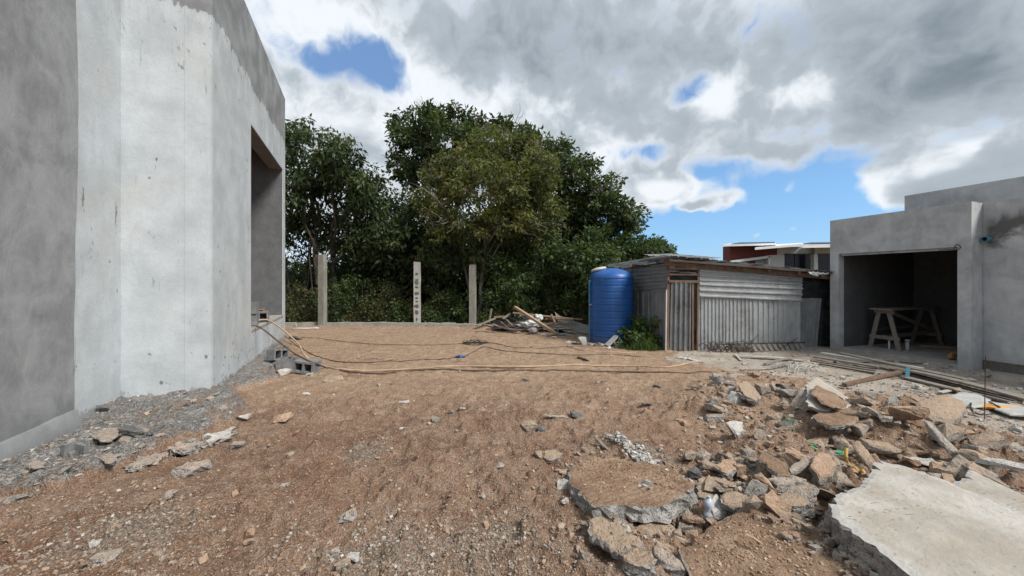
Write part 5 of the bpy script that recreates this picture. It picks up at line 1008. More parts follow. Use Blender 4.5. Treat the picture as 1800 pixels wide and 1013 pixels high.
rock('tan boulder sitting at the near foot of the board stack', 1691, 694, 28, 17, M_ct, -20, roll=-8); rock('pale small rock left of the tan boulder', 1646, 688, 15, 10, M_ct, 0)
board('thin broken sheet strip pointing at the tan boulder', (1652, 690), (1680, 684), .05, .012, .04, .04, M_fibre)
board('thin tan plank shard in front of the dirt-caked slab', (1606, 700), (1636, 716), .06, .02, .1, .08, M_woodt)
# orange board with the standing rod
g = G(1763, 728); o = obj('orange_board', rock_bm(.36, .17, .045, 91, rough=.01, npt=30), M_orange); o.location = g + Vector((0, .08, .06)); o.rotation_euler = (0, 0, R_(-8)); tag(o, 'short orange painted board lying flat at the right', 'board')
g = G(1756, 748); bm = bmesh.new(); tube(bm, [(0, 0, -.05), (.006, 0, .3), (.012, 0, .70)], .004, 6); o = obj('steel_rod', bm, M_rebar); o.location = g + Vector((0, .12, 0)); tag(o, 'thin rusty steel rod standing upright by the orange board', 'steel rod')
rope('bent black wire beside the orange board', [(1708, 705), W(1706, 716, .10) + (.10,), (1712, 726), (1730, 730), (1752, 728)], .007, M_black, 'wire', 'wire')
board('thin dark stick lying behind the orange board', (1738, 706), (1758, 716), .012, .012, .09, .07, M_wooddk, name='stick', cat='stick')
rock('brown brick piece at the right frame edge', 1797, 722, 22, 16, M_cr, 0, cat='brick', name='brick')
# teal strip and pvc stubs
p = G(1594, 668); bm = bmesh.new(); bar(bm, (0, 0, -.02), (.02, .0, .19), .07, .006, (0, 1, 0)); o = obj('teal_strip', bm, M_teal); o.location = p; o.rotation_euler = (0, 0, R_(5)); tag(o, 'flat teal plastic strip stuck upright by the board stack', 'plastic strip')
for px, top, base, rr_, lab, mm in ((1563, 597, 619, .018, 'thin pale blue pipe stub with a cap, standing before the garage doorway', M_pvcg), (1595, 600, 621, .032, 'thicker grey pipe stub standing before the garage doorway', M_pvcg)):
    g = G(px, base); hh = (base - top) / F * g.y; e = empty('pipe_stub', g, 0, lab, 'pipe'); bm = bmesh.new(); tube(bm, [(0, 0, -.1), (0, 0, hh)], rr_, 12); obj('pipe', bm, mm, e, True); bm = bmesh.new(); tube(bm, [(0, 0, hh - .01), (0, 0, hh + .035)], rr_ * 1.25, 12); obj('cap', bm, M_teal if rr_ < .02 else mm, e, True)
# sawhorse table inside the garage
def sawhorse():
    FZ = .062
    P = lambda px, py: Vector((*W(px, py, FZ), FZ))
    L1, L2, R1, R2 = P(1530, 609), P(1581, 617), P(1603, 603.5), P(1655, 607); c = (L1 + L2 + R1 + R2) / 4; e = empty('work_trestle', c, 0, 'rough timber trestle table standing inside the garage doorway', 'trestle')
    H = .84; TL = (L1 + L2) / 2; TR = (R1 + R2) / 2; ax = (TR - TL).normalized(); TL = TL + ax * -.02; t_ = lambda v, z: Vector((v.x - c.x, v.y - c.y, z)); pd = (L2 - L1).normalized()
    for a, top in ((L1, TL), (L2, TL), (R1, TR), (R2, TR)):
        off = (a - top); off.z = 0; bm = bmesh.new(); bar(bm, t_(a, 0), t_(top + off * .30, H), .075, .035, (ax.x, ax.y, 0)); obj('leg', bm, M_wood, e)
    for s, top in ((-1, TL), (1, TR)):
        a, b = (L1, L2) if s < 0 else (R1, R2); bm = bmesh.new(); k = .72; A = a.lerp(top, .22); B = b.lerp(top, .22); ex = (B - A) * .16; bar(bm, t_(A - ex, .24), t_(B + ex, .24), .075, .03, (ax.x, ax.y, 0)); obj('cross_rail', bm, M_wood, e)
        bm = bmesh.new(); A = a.lerp(top, .66); B = b.lerp(top, .66); ex = (B - A) * .5; bar(bm, t_(A - ex, H - .04), t_(B + ex, H - .04), .075, .03, (ax.x, ax.y, 0)); obj('cross_rail', bm, M_wood, e)
    bm = bmesh.new(); bar(bm, t_(TL, .25), t_(TR, .27), .03, .08); obj('long_rail', bm, M_wood, e)
    bm = bmesh.new(); bar(bm, t_(TL.lerp(TR, .12), H - .05), t_(TR.lerp(R2, .55), .32), .03, .07); obj('brace', bm, M_wood, e)
    bm = bmesh.new(); bar(bm, t_(TR.lerp(TL, .35), H - .4), t_(TL.lerp(L1, .6), .4), .03, .06); obj('brace', bm, M_wooddk, e)
    for k in (-1, 0, 1):
        o_ = pd * (.135 * k); bm = bmesh.new(); bar(bm, t_(TL - ax * .14 + o_, H + .012), t_(TR + ax * .14 + o_, H + .012), .12, .025); obj('top_board', bm, M_wood, e)
sawhorse()
g = Vector((*W(1640, 612, .06), .06)); bm = bmesh.new(); bar(bm, (-.2, .1, .03), (.35, -.1, .03), .09, .05); o = obj('board', bm, M_woodt); o.location = g; tag(o, 'loose board lying on the garage floor under the trestle', 'board')
g = Vector((*W(1610, 607, .06), .06)); bm = bmesh.new(); bar(bm, (-.15, .1, .02), (.3, .12, .02), .07, .03); o = obj('board', bm, M_wood); o.location = g; tag(o, 'short lath on the garage floor behind the trestle legs', 'board')
g = Vector((*W(1677, 630, .09), .06)); o = obj('brick', rock_bm(.11, .1, .14, 97, rough=.02, npt=24), simple('orange_brick', (.36, .17, .08), (.45, .24, .13), 12)); o.location = g + Vector((-.02, .02, .07)); tag(o, 'orange brick standing inside the right side of the garage doorway', 'brick')
rope('black cable lying across the dusty ground before the garage', [(1500, 640), (1545, 636), (1580, 637), (1620, 640), (1650, 634), (1672, 630)], .008, M_black, 'cable', 'cable')
rope('dark rubber hose curving over the dusty yard before the shed', [(1300, 651), (1345, 651), (1375, 646), (1395, 638), (1402, 632)], .010, M_cable, 'hose', 'hose')
# small odd things in the rubble
rope('yellow plastic pipe curving among the rubble beside the pale slab', [W(1488, 788, .20) + (.20,), W(1487, 805, .13) + (.13,), (1494, 822), (1508, 832), (1520, 840)], .012, M_yel, 'yellow_pipe', 'pipe', lift=1.5)
for lab, px, py, s in (('green net scrap on the rocks left of the yellow pipe', 1428, 806, .07), ('green leaf-like scrap below the yellow pipe', 1478, 818, .06), ('tiny green scrap behind the grey-edged slab piece', 1387, 757, .035)):
    g = G(px, py); bm = bmesh.new(); r = random.Random(px)
    for i in range(7): a = r.uniform(0, 6.28); c_ = Vector((r.uniform(-s, s) * .6, r.uniform(-s, s) * .4, r.uniform(0, s * .5))); v = [bm.verts.new(c_ + Vector((math.cos(a + t) * s * .35, math.sin(a + t) * s * .3, r.uniform(-.01, .012)))) for t in (0, 1.5, 3.1, 4.6)]; bm.faces.new(v)
    o = obj('net_scrap', bm, M_green); o.location = g + Vector((0, 0, .09)); tag(o, lab, 'plastic scrap')
g = G(1252, 918); e = empty('plastic_bottle', g + Vector((0, .05, -.02)), 0, 'crushed clear and blue bottle jammed under the speckled aggregate lump', 'bottle'); bm = bmesh.new()
tube(bm, [(0, 0, 0), (.01, .01, .03), (.02, .02, .05), (.015, .02, .08), (.02, .03, .11), (.02, .03, .14)], [.03, .032, .027, .032, .028, .012], 12); obj('body', bm, simple('milky_plastic', (.4, .44, .5), (.5, .54, .6), 5, .3), e, True)
bm = bmesh.new(); tube(bm, [(-.01, -.02, -.01), (-.012, -.035, -.022)], .02, 12); obj('cap', bm, M_bluep, e, True)
leaner('thin splinter of pale wood on the soil-covered bottom slab', (1310, 936), (1340, 955), 7, M_woodt, .11, .11, .5, seed=51, name='wood_splinter', cat='wood')
leaner('dark stick standing on the white-topped slab', (1436, 693), (1446, 716), 5, M_wooddk, .16, .10, .8, seed=52, name='stick', cat='stick')
leaner('dark bent bark strip across the slab right of the heap centre', (1430, 738), (1468, 752), 13, M_cd, .09, .05, .5, seed=53, name='bark_strip', cat='wood'); leaner('grey leaning stick beside the split plank in the yard', (1045, 770), (1072, 795), 8, M_wood, .06, .01, .5, seed=54, name='stick', cat='stick')
leaner('split grey plank lying left of the aggregate spill', (1088, 760), (1104, 780), 6, M_wood, .03, .01, .4, seed=55, name='wood_splinter', cat='wood'); leaner('brown stick lying on the pad before the tank', (1013, 627), (1036, 634), 5, M_wooddk, .02, .02, .6, seed=56, name='stick', cat='stick')
leaner('tan lath splinter on the pad beside the tan hose', (670, 635), (694, 631), 3.5, M_woodt, .02, .02, .5, seed=57, name='wood_splinter', cat='wood'); leaner('white tube lying along the kerb by the first post', (512, 578), (560, 577), 3.5, M_white, .03, .03, .8, seed=58, name='tube', cat='tube')
leaner('dark rubber scrap on the slope left of the heap', (1148, 676), (1163, 682), 7, M_cd, .03, .02, .4, seed=59, name='rubber_scrap', cat='scrap'); leaner('dark curved scrap on the open slope', (1128, 709), (1148, 711), 8, M_cd, .03, .02, .4, seed=60, name='rubber_scrap', cat='scrap')
leaner('grey twisted offcut left of the standing block', (1206, 680), (1230, 682), 8, M_cd, .03, .03, .4, seed=61, name='metal_offcut', cat='scrap'); leaner('black flat mat scrap near the far end of the whitewashed wall', (506, 592), (532, 597), 6, M_black, .03, .02, .3, seed=62, name='rubber_mat', cat='scrap')
leaner('grey rubber scrap at the centre right of the pad', (915, 666), (932, 668), 6, M_cd, .02, .02, .4, seed=63, name='rubber_scrap', cat='scrap')
# ---- debris heap left of the tank
DG = 'timber debris heap beside the blue tank'; D0 = 11.2
dark = simple('tarp_dark', (.02, .02, .022), (.05, .05, .052), 6, .7, .01)
def dslab(label, pts, D, th, m, name, cat, warp=.03, seed=0):
    """sheet over 4 corners given as (px,py,depth)"""
    P = [Vector(((x - 900) / F * d_, d_, CAM_Z + (HOR - y) / F * d_)) for x, y, d_ in pts]; n = 8; bm = bmesh.new(); g = []
    for i in range(n + 1):
        row = []
        for j in range(n + 1):
            u, v = i / n, j / n; p = (P[0] * (1 - u) + P[1] * u) * (1 - v) + (P[3] * (1 - u) + P[2] * u) * v; p.z += warp * float(fbm(np.array([u * 3 + seed]), np.array([v * 3.]), 3, seed)[0]); row.append(bm.verts.new(p))
        g.append(row)
    for i in range(n):
        for j in range(n): bm.faces.new((g[i][j], g[i + 1][j], g[i + 1][j + 1], g[i][j + 1]))
    bmesh.ops.solidify(bm, geom=bm.faces[:], thickness=th); o = obj(name, bm, m); centred(o, P[0]); return tag(o, label, cat, DG)
dslab('big pale fibre-cement sheet sloping down behind the tank', [(975, 549, 12.2), (1006, 567, 11.8), (1040, 596, 10.2), (985, 580, 10.8)], 0, .012, M_fibre, 'fibre_sheet', 'sheet', seed=1)
dslab('second fibre sheet under the big sloping one, reaching the tank', [(1000, 562, 12.0), (1042, 575, 11.4), (1042, 590, 10.4), (968, 572, 11)], 0, .012, M_fibre, 'fibre_sheet', 'sheet', seed=2)
dslab('dark tarpaulin sagging in the left half of the debris heap', [(866, 562, 11.9), (905, 556, 12), (925, 578, 11), (868, 578, 11)], 0, .01, dark, 'tarpaulin', 'tarpaulin', .12, 3)
dslab('dark board leaning flat in the centre of the debris heap', [(900, 562, 11.8), (930, 565, 11.6), (928, 578, 11), (894, 576, 11.1)], 0, .02, M_wooddk, 'panel_board', 'board', .05, 4)
dslab('brown panel showing under the heap toward the tank', [(1000, 585, 11), (1036, 590, 10.6), (1034, 600, 9.9), (985, 588, 10.6)], 0, .03, M_wooddk, 'panel_board', 'board', .02, 6)
bm = rock_bm(2.2, 1.3, .42, 701, rough=.12); o = obj('debris_core', bm, M_wooddk); o.location = ((925 - 900) / F * 11.5, 11.5, .05); tag(o, 'dark matted waste at the bottom of the debris heap', 'waste', DG)
def sack(label, px, py, D, w_, h_, m, seed):
    bm = bmesh.new(); bmesh.ops.create_icosphere(bm, subdivisions=4, radius=1); P = np.array([v.co[:] for v in bm.verts]); q = ring_noise(P, .5, 1.6, seed) + ring_noise(P, .14, 7, seed + 1)
    for v, d_ in zip(bm.verts, q): v.co = Vector(((v.co.x + d_[0]) * w_ / 2, (v.co.y + d_[1]) * w_ / 3, (v.co.z + d_[2]) * h_ / 2))
    o = obj('sack', bm, m, None, True); o.location = ((px - 900) / F * D, D, CAM_Z + (HOR - py) / F * D); return tag(o, label, 'sack', DG)
sack('large white plastic sack slumped on the debris heap', 934, 571, 11.1, .75, .26, M_white, 1); sack('small bright white bag on top of the heap behind the slanting pole', 947, 560, 11.5, .24, .26, M_white, 2); sack('pale greyish sack behind the large white one', 924, 558, 11.9, .5, .18, simple('grey_sack', (.38, .36, .36), (.5, .48, .48), 6, .7), 3); sack('crumpled grey bag at the near foot of the heap', 937, 581, 10.6, .3, .16, simple('dirty_sack', (.25, .24, .23), (.38, .36, .34), 6, .7), 4)
def db(label, a, b, D, wd, th, m, **k): return board(label, a, b, wd, th, m=m, group=DG, D=D, **k)
db('long bare pole slanting over the debris heap down to its foot', (905, 540), (979, 588), (11.6, 10.0), .09, .07, M_woodt, name='pole', cat='pole')
db('long pale plank across the top of the debris heap', (902, 550), (1008, 561), (11.8, 11.3), .10, .04, M_woodt); db('red-brown beam under the long pale plank', (958, 561), (1008, 563), (11.4, 11.1), .08, .05, M_woodb)
db('pale lath reaching right from the heap top', (985, 558), (1024, 562), (11.6, 11.4), .05, .03, M_woodt); db('upright brown board stub in the middle of the heap', (969, 553), (979, 575), (11.3, 11), .06, .03, M_woodb)
db('pale short plank at the left shoulder of the heap', (869, 557.5), (890, 557), (11.9, 11.8), .09, .05, M_woodt); db('leaning board from the left shoulder down to the post', (838, 573), (870, 560), (11.2, 11.7), .10, .03, M_wood)
db('thin stake standing behind the left end of the heap', (860, 565), (864, 543), (12.2, 12.3), .05, .04, M_wood, name='stake', cat='stake'); db('board tilted to the upper left of the dark tarpaulin', (884, 561), (897, 551), (11.5, 11.7), .08, .03, M_wood)
db('long grey board along the near edge of the heap', (866, 570), (916, 580), (11, 10.7), .09, .03, M_wood, warp=-.05); db('lath at the near edge left of the slanting pole', (905, 580), (965, 577), (10.7, 10.9), .05, .03, M_wooddk)
for i, (a, b, m_) in enumerate([((945, 570), (1005, 572), M_woodb), ((950, 573), (1000, 575), M_woodt), ((960, 576), (1012, 573), M_woodb), ((965, 567), (1000, 569), M_wooddk), ((955, 579), (1010, 577), M_wood)]):
    board('thin lath in the layered bundle beneath the pale plank', a, b, .06, .03, m=m_, D=(10.9 - .05 * i, 10.8), group='laths in the debris heap bundle', name='lath', cat='lath')
for i, (a, b) in enumerate([((840, 577), (852, 571)), ((848, 570), (866, 576)), ((880, 566), (893, 577)), ((900, 572), (890, 562)), ((985, 590), (1015, 597)), ((990, 595), (1018, 599)), ((1002, 586), (1022, 592)), ((855, 579), (880, 577))]):
    board('short broken stick poking out of the debris heap', a, b, .045, .03, m=[M_wood, M_wooddk, M_woodb][i % 3], D=(10.9, 10.7), group='sticks poking out of the debris heap', name='stick', cat='stick')
r = random.Random(9); c0 = Vector(((988 - 900) / F * 10.1, 10.1, .08)); cr = [(c0.x + (.13 + r.uniform(-.02, .02)) * math.cos(i * .9), c0.y + .03 * math.sin(i * 2.1), c0.z + .08 + .12 * math.sin(i * .9)) for i in range(22)]
bm = bmesh.new(); tube(bm, spline(cr, 4), .011, 6); tag(obj('rope_coil', bm, M_teal), 'teal plastic rope coil at the foot of the slanting pole', 'rope coil', DG)
for px, py in ((965, 592), (975, 595), (955, 590), (1000, 603), (1010, 604)): rock('pale scrap at the near foot of the debris heap', px, py, 12, 4, M_cw, 10, group='pale scraps by the debris heap', cat='scrap', name='scrap')
for i in range(12):
    px = 1035 + i * 6.3; rock('small stone lined along the foot of the blue tank', px, 606 + (i % 3) * 1.5, 6 + (i * 7 % 4), 5, [M_cg, M_cw, M_cd][i % 3], 10, group='stones at the tank foot', cat='stone', name='stone')
for i in range(16): rock('grey rubble lump by the kerb left of the first post', 505 + i * 3.3, 573 - (i * 5 % 4), 7 + (i * 5 % 5), 6, M_cg, i * 30, group='rubble lumps by the kerb', cat='concrete lump', name='rubble_lump')
# white wire tangle on the dusty yard
r = random.Random(3); bm = bmesh.new(); c0 = G(1400, 651)
for i in range(26):
    a = r.uniform(-.5, 3.6); L = r.uniform(.10, .35); p = c0 + Vector((r.uniform(-.30, .30), r.uniform(-.18, .2), .02)); tube(bm, spline([p, p + Vector((math.cos(a) * L * .5, math.sin(a) * L * .5, .05)), p + Vector((math.cos(a + .5) * L, math.sin(a + .5) * L, .0))], 4), .006, 4)
tag(obj('dead_stalks', bm, M_fibre), 'bleached dead stalks spread on the dusty yard', 'dead stalks', kind='stuff')
for i in range(6): rock('white lime lump on the ground by the shed door', 1196 + i * 8, 630 + i * 1.6, 12, 7, M_cw, 10, hfac=.5, group='lime lumps by the shed door', cat='lime lump', name='lime_lump')
# ================================================================== vegetation
def leaves(name, parent, C, Rc, per, size, wid, seed, m, droop=.5, tint0=0.0, kind=True, spread=(1, 1, .8)):
    """C (k,3) clump centres, Rc (k,) radii; builds per leaves in each clump"""
    r = np.random.default_rng(seed); k = len(C); n = k * per; c = np.repeat(C, per, 0); rad = np.repeat(Rc, per)
    d = r.normal(0, 1, (n, 3)); d /= np.linalg.norm(d, axis=1)[:, None]; rr = r.random(n) ** .5; off = d * (rad * rr)[:, None] * np.array(spread); P = c + off
    a = d * .8 + r.normal(0, .6, (n, 3)); a[:, 2] -= droop; a /= np.linalg.norm(a, axis=1)[:, None]
    u = np.cross(a, r.normal(0, 1, (n, 3))); u /= np.linalg.norm(u, axis=1)[:, None] + 1e-9; nr = np.cross(a, u)
    s = size * r.uniform(.5, 1.4, n)[:, None]; w_ = s * wid
    V = np.stack([P, P + a * s * .45 + u * w_ - nr * w_ * .25, P + a * s, P + a * s * .45 - u * w_ - nr * w_ * .25], 1).reshape(-1, 3)
    Fq = np.arange(n * 4).reshape(n, 4)
    tint = np.clip(np.repeat(r.uniform(.0, .8, k), per) + r.normal(0, .16, n) + tint0, 0, 1); tint[r.random(n) < .012] = 1
    o = raw(name, V, Fq, m, parent, {'tint': np.repeat(tint, 4)})
    if kind: o['kind'] = 'stuff'
    return o
def pxp(px, py, D): return np.array([(px - 900) / F * D, D, CAM_Z + (HOR - py) / F * D])
def tree(label, base_px, D, blobs, nclump, per, size, m, seed, trunk=.12, bark=M_bark, clr=.42, wid=.22, tint0=0, depth=1.6, name='broadleaf_tree', cat='tree', group='trees behind the pad', fork=.45, trunks=1, bare=0, droop=.5, zb=-.4, lean=0, hollow=.5):
    r = np.random.default_rng(seed); base = np.array([(base_px - 900) / F * D, D, zb]); e = empty(name, base, 0, label, cat, group)
    areas = np.array([b[2] * b[3] for b in blobs], float); cnt = np.maximum(3, (areas / areas.sum() * nclump)).astype(int); C = []; tw = []
    bcs = []
    for (px, py, rx, ry), k in zip(blobs, cnt):
        dd = D + r.uniform(-depth, depth) * .6; c = pxp(px, py, dd); R3 = np.array([rx / F * dd, min(depth, rx / F * dd * 1.1), ry / F * dd]); bcs.append(c)
        v = r.normal(0, 1, (k, 3)); v /= np.linalg.norm(v, axis=1)[:, None]; q = v * (r.random(k) ** (1 / 2.2) * (1 - hollow) + hollow)[:, None] * r.uniform(.75, 1.08, k)[:, None]
        q[:, 1] *= 1; pts = c + q * R3; C.append(pts)
        for p in pts[:: max(1, k // 14)]: tw.append((c, p))
    C = np.vstack(C) - base; Rc = r.uniform(clr * .6, clr * 1.25, len(C))
    bm = bmesh.new(); zs = np.array([c[2] for c in bcs]); crown = np.array(bcs).mean(0)
    def wob(a, b, r0, r1, n=6, amp=.12):
        L = np.linalg.norm(b - a); pts = []; ra = []
        for i in range(n + 1):
            t = i / n; p = a + (b - a) * t + (r.normal(0, amp, 3) * L * .25 * math.sin(math.pi * t)); p[2] += .06 * L * math.sin(math.pi * t); pts.append(p - base); ra.append(r0 + (r1 - r0) * t)
        tube(bm, spline(pts, 2), list(np.interp(np.linspace(0, n, n * 2 + 1), np.arange(n + 1), ra)), 7)
    forks = []
    for ti in range(trunks):
        b0 = base + np.array([(ti - (trunks - 1) / 2) * trunk * 3.2, r.uniform(-.3, .3), 0]); tgt = crown + np.array([(ti - (trunks - 1) / 2) * .9 + lean, 0, 0]); f = b0 + (tgt - b0) * fork; f[2] = zb + (crown[2] - zb) * fork; wob(b0, f, trunk, trunk * .72, 6, .06); forks.append(f)
        wob(f, b0 + (tgt - b0) * .98, trunk * .7, trunk * .3, 5, .1)
    for c in bcs:
        f = forks[int(np.argmin([abs(f_[0] - c[0]) for f_ in forks]))]; s = f + (crown - f) * r.uniform(0, .5) * (1 if c[2] > f[2] else 0); wob(s, c, trunk * .45, trunk * .16, 5, .12)
    obj('trunk', bm, bark, e, True)
    bm = bmesh.new()
    for a, b in tw: wob(a, b, trunk * .15, .008, 3, .15)
    obj('branches', bm, bark, e, True)['kind'] = 'stuff'
    if bare:
        bm = bmesh.new()
        for i in range(bare):
            c = bcs[r.integers(len(bcs))]; b = c + r.normal(0, 1, 3) * np.array([.7, .4, .5]) + np.array([0, -.6, .1])
            wob(c, b, .018, .006, 4, .25)
            for _ in range(3): wob(c + (b - c) * r.uniform(.3, .9), b + r.normal(0, .35, 3), .008, .003, 3, .2)
        obj('bare_twigs', bm, M_barkp, e)
    leaves('crown', e, C, Rc, per, size, wid, seed + 1, m, droop, tint0); return e
tree('dark glossy tree with drooping leaves next to the whitewashed building', 572, 14.5, [(505, 255, 26, 48), (520, 330, 40, 50), (590, 275, 42, 42), (600, 330, 55, 50), (560, 300, 30, 45), (640, 335, 42, 45), (575, 400, 60, 38), (500, 400, 30, 35), (650, 390, 40, 45), (530, 225, 20, 22)], 370, 44, .19, M_lf_dark, 11, .13, clr=.34, trunks=2, fork=.5, droop=.9, hollow=.35)
tree('thin spindly tree with sky showing through, hard against the building edge', 528, 15.5, [(510, 440, 26, 26), (545, 455, 24, 22), (515, 480, 22, 18), (600, 440, 26, 22)], 46, 36, .15, M_lf_dark, 12, .05, clr=.35, trunks=3, fork=.8)
tree('dense dark tree filling the gap between the left tree and the centre', 690, 15.2, [(695, 372, 40, 32), (680, 420, 65, 45), (740, 400, 60, 60), (720, 470, 60, 45), (650, 450, 50, 45), (780, 460, 55, 45), (620, 480, 35, 35)], 360, 46, .18, M_lf_dark, 13, .12, clr=.45, trunks=2)
tree('tall back tree with clumped crown and bare twigs above it', 770, 16.5, [(695, 212, 24, 16), (720, 240, 38, 28), (748, 205, 30, 18), (790, 215, 42, 24), (770, 250, 60, 36), (705, 285, 24, 26), (850, 215, 34, 20), (885, 230, 30, 22), (840, 250, 60, 30), (730, 310, 34, 30), (930, 230, 20, 20), (945, 255, 36, 26), (800, 300, 60, 40)], 370, 42, .21, M_lf_dark, 14, .16, clr=.28, tint0=.12, fork=.55, trunks=2, hollow=.3)
tree('broad dark tree making the right shoulder of the canopy', 1010, 16.0, [(985, 258, 28, 18), (1000, 300, 50, 34), (1032, 290, 22, 16), (1060, 330, 40, 28), (1045, 380, 60, 50), (1090, 375, 32, 30), (1110, 395, 20, 20), (1000, 380, 70, 60), (950, 330, 60, 50), (1070, 430, 46, 42), (1000, 450, 70, 50), (1050, 480, 60, 40), (1120, 380, 14, 12)], 540, 44, .20, M_lf_dark, 15, .15, clr=.33, tint0=.1, fork=.4, trunks=3, hollow=.3)
tree('olive green tree with fine light leaves in front of the dark canopy', 838, 13.6, [(780, 310, 40, 34), (830, 285, 52, 34), (880, 262, 56, 34), (920, 280, 52, 40), (955, 300, 32, 36), (860, 330, 80, 46), (920, 345, 60, 46), (775, 355, 46, 40), (890, 395, 70, 42), (800, 395, 46, 30), (950, 385, 42, 44)], 640, 48, .145, M_lf_olive, 16, .09, M_barkp, clr=.30, tint0=.05, depth=1.4, bare=26, fork=.42, lean=-.1, droop=.5)
tree('mid green vine-draped trees above the debris heap', 935, 14.2, [(910, 440, 30, 60), (950, 450, 50, 50), (900, 500, 50, 40), (980, 500, 50, 40), (860, 460, 40, 46), (1020, 520, 40, 30), (910, 390, 22, 50)], 360, 46, .15, M_lf_mid, 17, .08, clr=.36, trunks=3, tint0=.0)
tree('dark low tree between the canopy and the blue tank', 1080, 13.8, [(1040, 440, 40, 34), (1080, 450, 40, 30), (1110, 440, 34, 26), (1060, 500, 50, 36), (1020, 470, 40, 40), (1110, 480, 34, 20), (1135, 450, 24, 20)], 300, 44, .17, M_lf_mid, 18, .08, clr=.36, tint0=-.08)
tree('small distant dark tree rising over the shed roof', 1158, 19, [(1150, 432, 24, 14), (1176, 440, 14, 6), (1135, 450, 24, 14), (1160, 450, 24, 12)], 70, 40, .2, M_lf_dark, 19, .08, clr=.36, hollow=.2)
# bare twiggy branches above the tall crown
bm = bmesh.new(); r = random.Random(8); D = 16.6
def twig(p, dirv, L, rad, lvl):
    q = p + dirv * L; mid = p.lerp(q, .5) + Vector((r.uniform(-.05, .05), 0, r.uniform(-.05, .05))) * L; tube(bm, [p, mid, q], [rad, rad * .8, rad * .5], 4)
    if lvl:
        for k in range(3): nd = (dirv + Vector((r.uniform(-.7, .7), r.uniform(-.4, .4), r.uniform(-.15, .5)))).normalized(); twig(p.lerp(q, r.uniform(.4, 1)), nd, L * r.uniform(.5, .8), rad * .55, lvl - 1)
o0 = Vector(pxp(745, 240, D))
for k in range(5): twig(o0 + Vector((k * .22 - .5, 0, 0)), Vector((r.uniform(-.35, .35), r.uniform(-.2, .2), 1)).normalized(), .8, .022, 3)
tag(obj('bare_branches', bm, M_barkp), 'pale leafless branches rising above the tall back tree', 'branches')
# wood behind: leaf mass added to darken the gaps between the trees
r = np.random.default_rng(91); k = 620; px = r.uniform(470, 1180, k); top = np.interp(px, [470, 560, 700, 900, 1050, 1130, 1180], [470, 455, 400, 380, 420, 470, 485]); py = top + (r.random(k)) * (560 - top); Dd = r.uniform(17, 20, k)
keep = ~((px < 640) & (py < 500) & (r.random(k) < .85)); C = np.array([pxp(a, b, c) for a, b, c in zip(px, py, Dd)])[keep]
o = leaves('distant_wood', None, C, r.uniform(.5, .9, len(C)), 60, .30, .30, 92, M_lf_dark, .4, -.25); tag(o, 'dark wood behind the trees at the back of the pad', 'wood', kind='stuff')
C = np.array([pxp(a, b, c) for a, b, c in zip(r.uniform(300, 1500, 260), r.uniform(478, 520, 260), r.uniform(26, 34, 260))]); o = leaves('hedgerow', None, C, r.uniform(.6, 1.3, len(C)), 50, .45, .35, 93, M_lf_mid, .3, -.1); tag(o, 'low far hedgerow along the horizon', 'hedge', kind='stuff')
# thin bare trunks in the undergrowth
for px, top, base, D, rr_, lab, dx in ((540, 400, 560, 15, .035, 'slim trunk left of the first post', 8), (556, 430, 560, 14.6, .03, 'slender leaning sapling just left of the first post', -14), (608, 380, 560, 15, .05, 'dark crooked trunk right of the first post', 16), (700, 440, 560, 15, .04, 'dark trunk left of the patched post', -6), (845, 420, 560, 14, .05, 'pale crooked trunk beside the plain grey post', -38), (790, 440, 560, 15, .05, 'slanting dark trunk between the patched and plain posts', -26), (985, 430, 560, 14, .03, 'thin pale trunk over the debris heap, left', 6), (1005, 440, 560, 14.2, .03, 'thin pale trunk over the debris heap, right', 4)):
    a = Vector(pxp(px, base, D)); a.z = -.4; b = Vector(pxp(px + dx, top, D)); q = random.Random(px); bm = bmesh.new(); pts = [a.lerp(b, t) + Vector((q.uniform(-.1, .1), q.uniform(-.1, .1), 0)) * (1 if 0 < t < 1 else 0) for t in (0, .25, .5, .75, 1)]; tube(bm, spline(pts, 3), rr_, 6)
    o = obj('sapling_trunk', bm, M_barkp if 'pale' in lab else M_bark, None, True); centred(o, a); tag(o, lab, 'tree trunk')
# undergrowth shrubs along the kerb
def bush(label, px, top, wpx, D, m, seed, n=46, per=44, size=.10, tint0=0, group='shrubs behind the kerb', name='shrub', clr=.24, base=None):
    r = np.random.default_rng(seed); H = (CAM_Z + (HOR - top) / F * D) + .3; wd = wpx / F * D; b0 = np.array([(px - 900) / F * D, D, -.3 if base is None else base]); e = empty(name, b0, 0, label, 'shrub', group)
    if base is not None: H = (CAM_Z + (HOR - top) / F * D) - base
    t = r.random(n); C = np.stack([r.normal(0, wd * .24, n), r.uniform(-.35, .45, n), H * (.06 + .86 * t) * (1 - .28 * np.abs(r.normal(0, 1, n)).clip(0, 1.5))], 1)
    bm = bmesh.new()
    for c in C[::2]: tube(bm, [(c[0] * .3, c[1] * .3, 0), (c[0] * .75, c[1] * .7, c[2] * .55), tuple(c)], [.012, .008, .004], 4)
    obj('stems', bm, M_bark, e); leaves('foliage', e, C, r.uniform(clr * .6, clr * 1.2, n), per, size, .24, seed, m, .3, tint0); return e
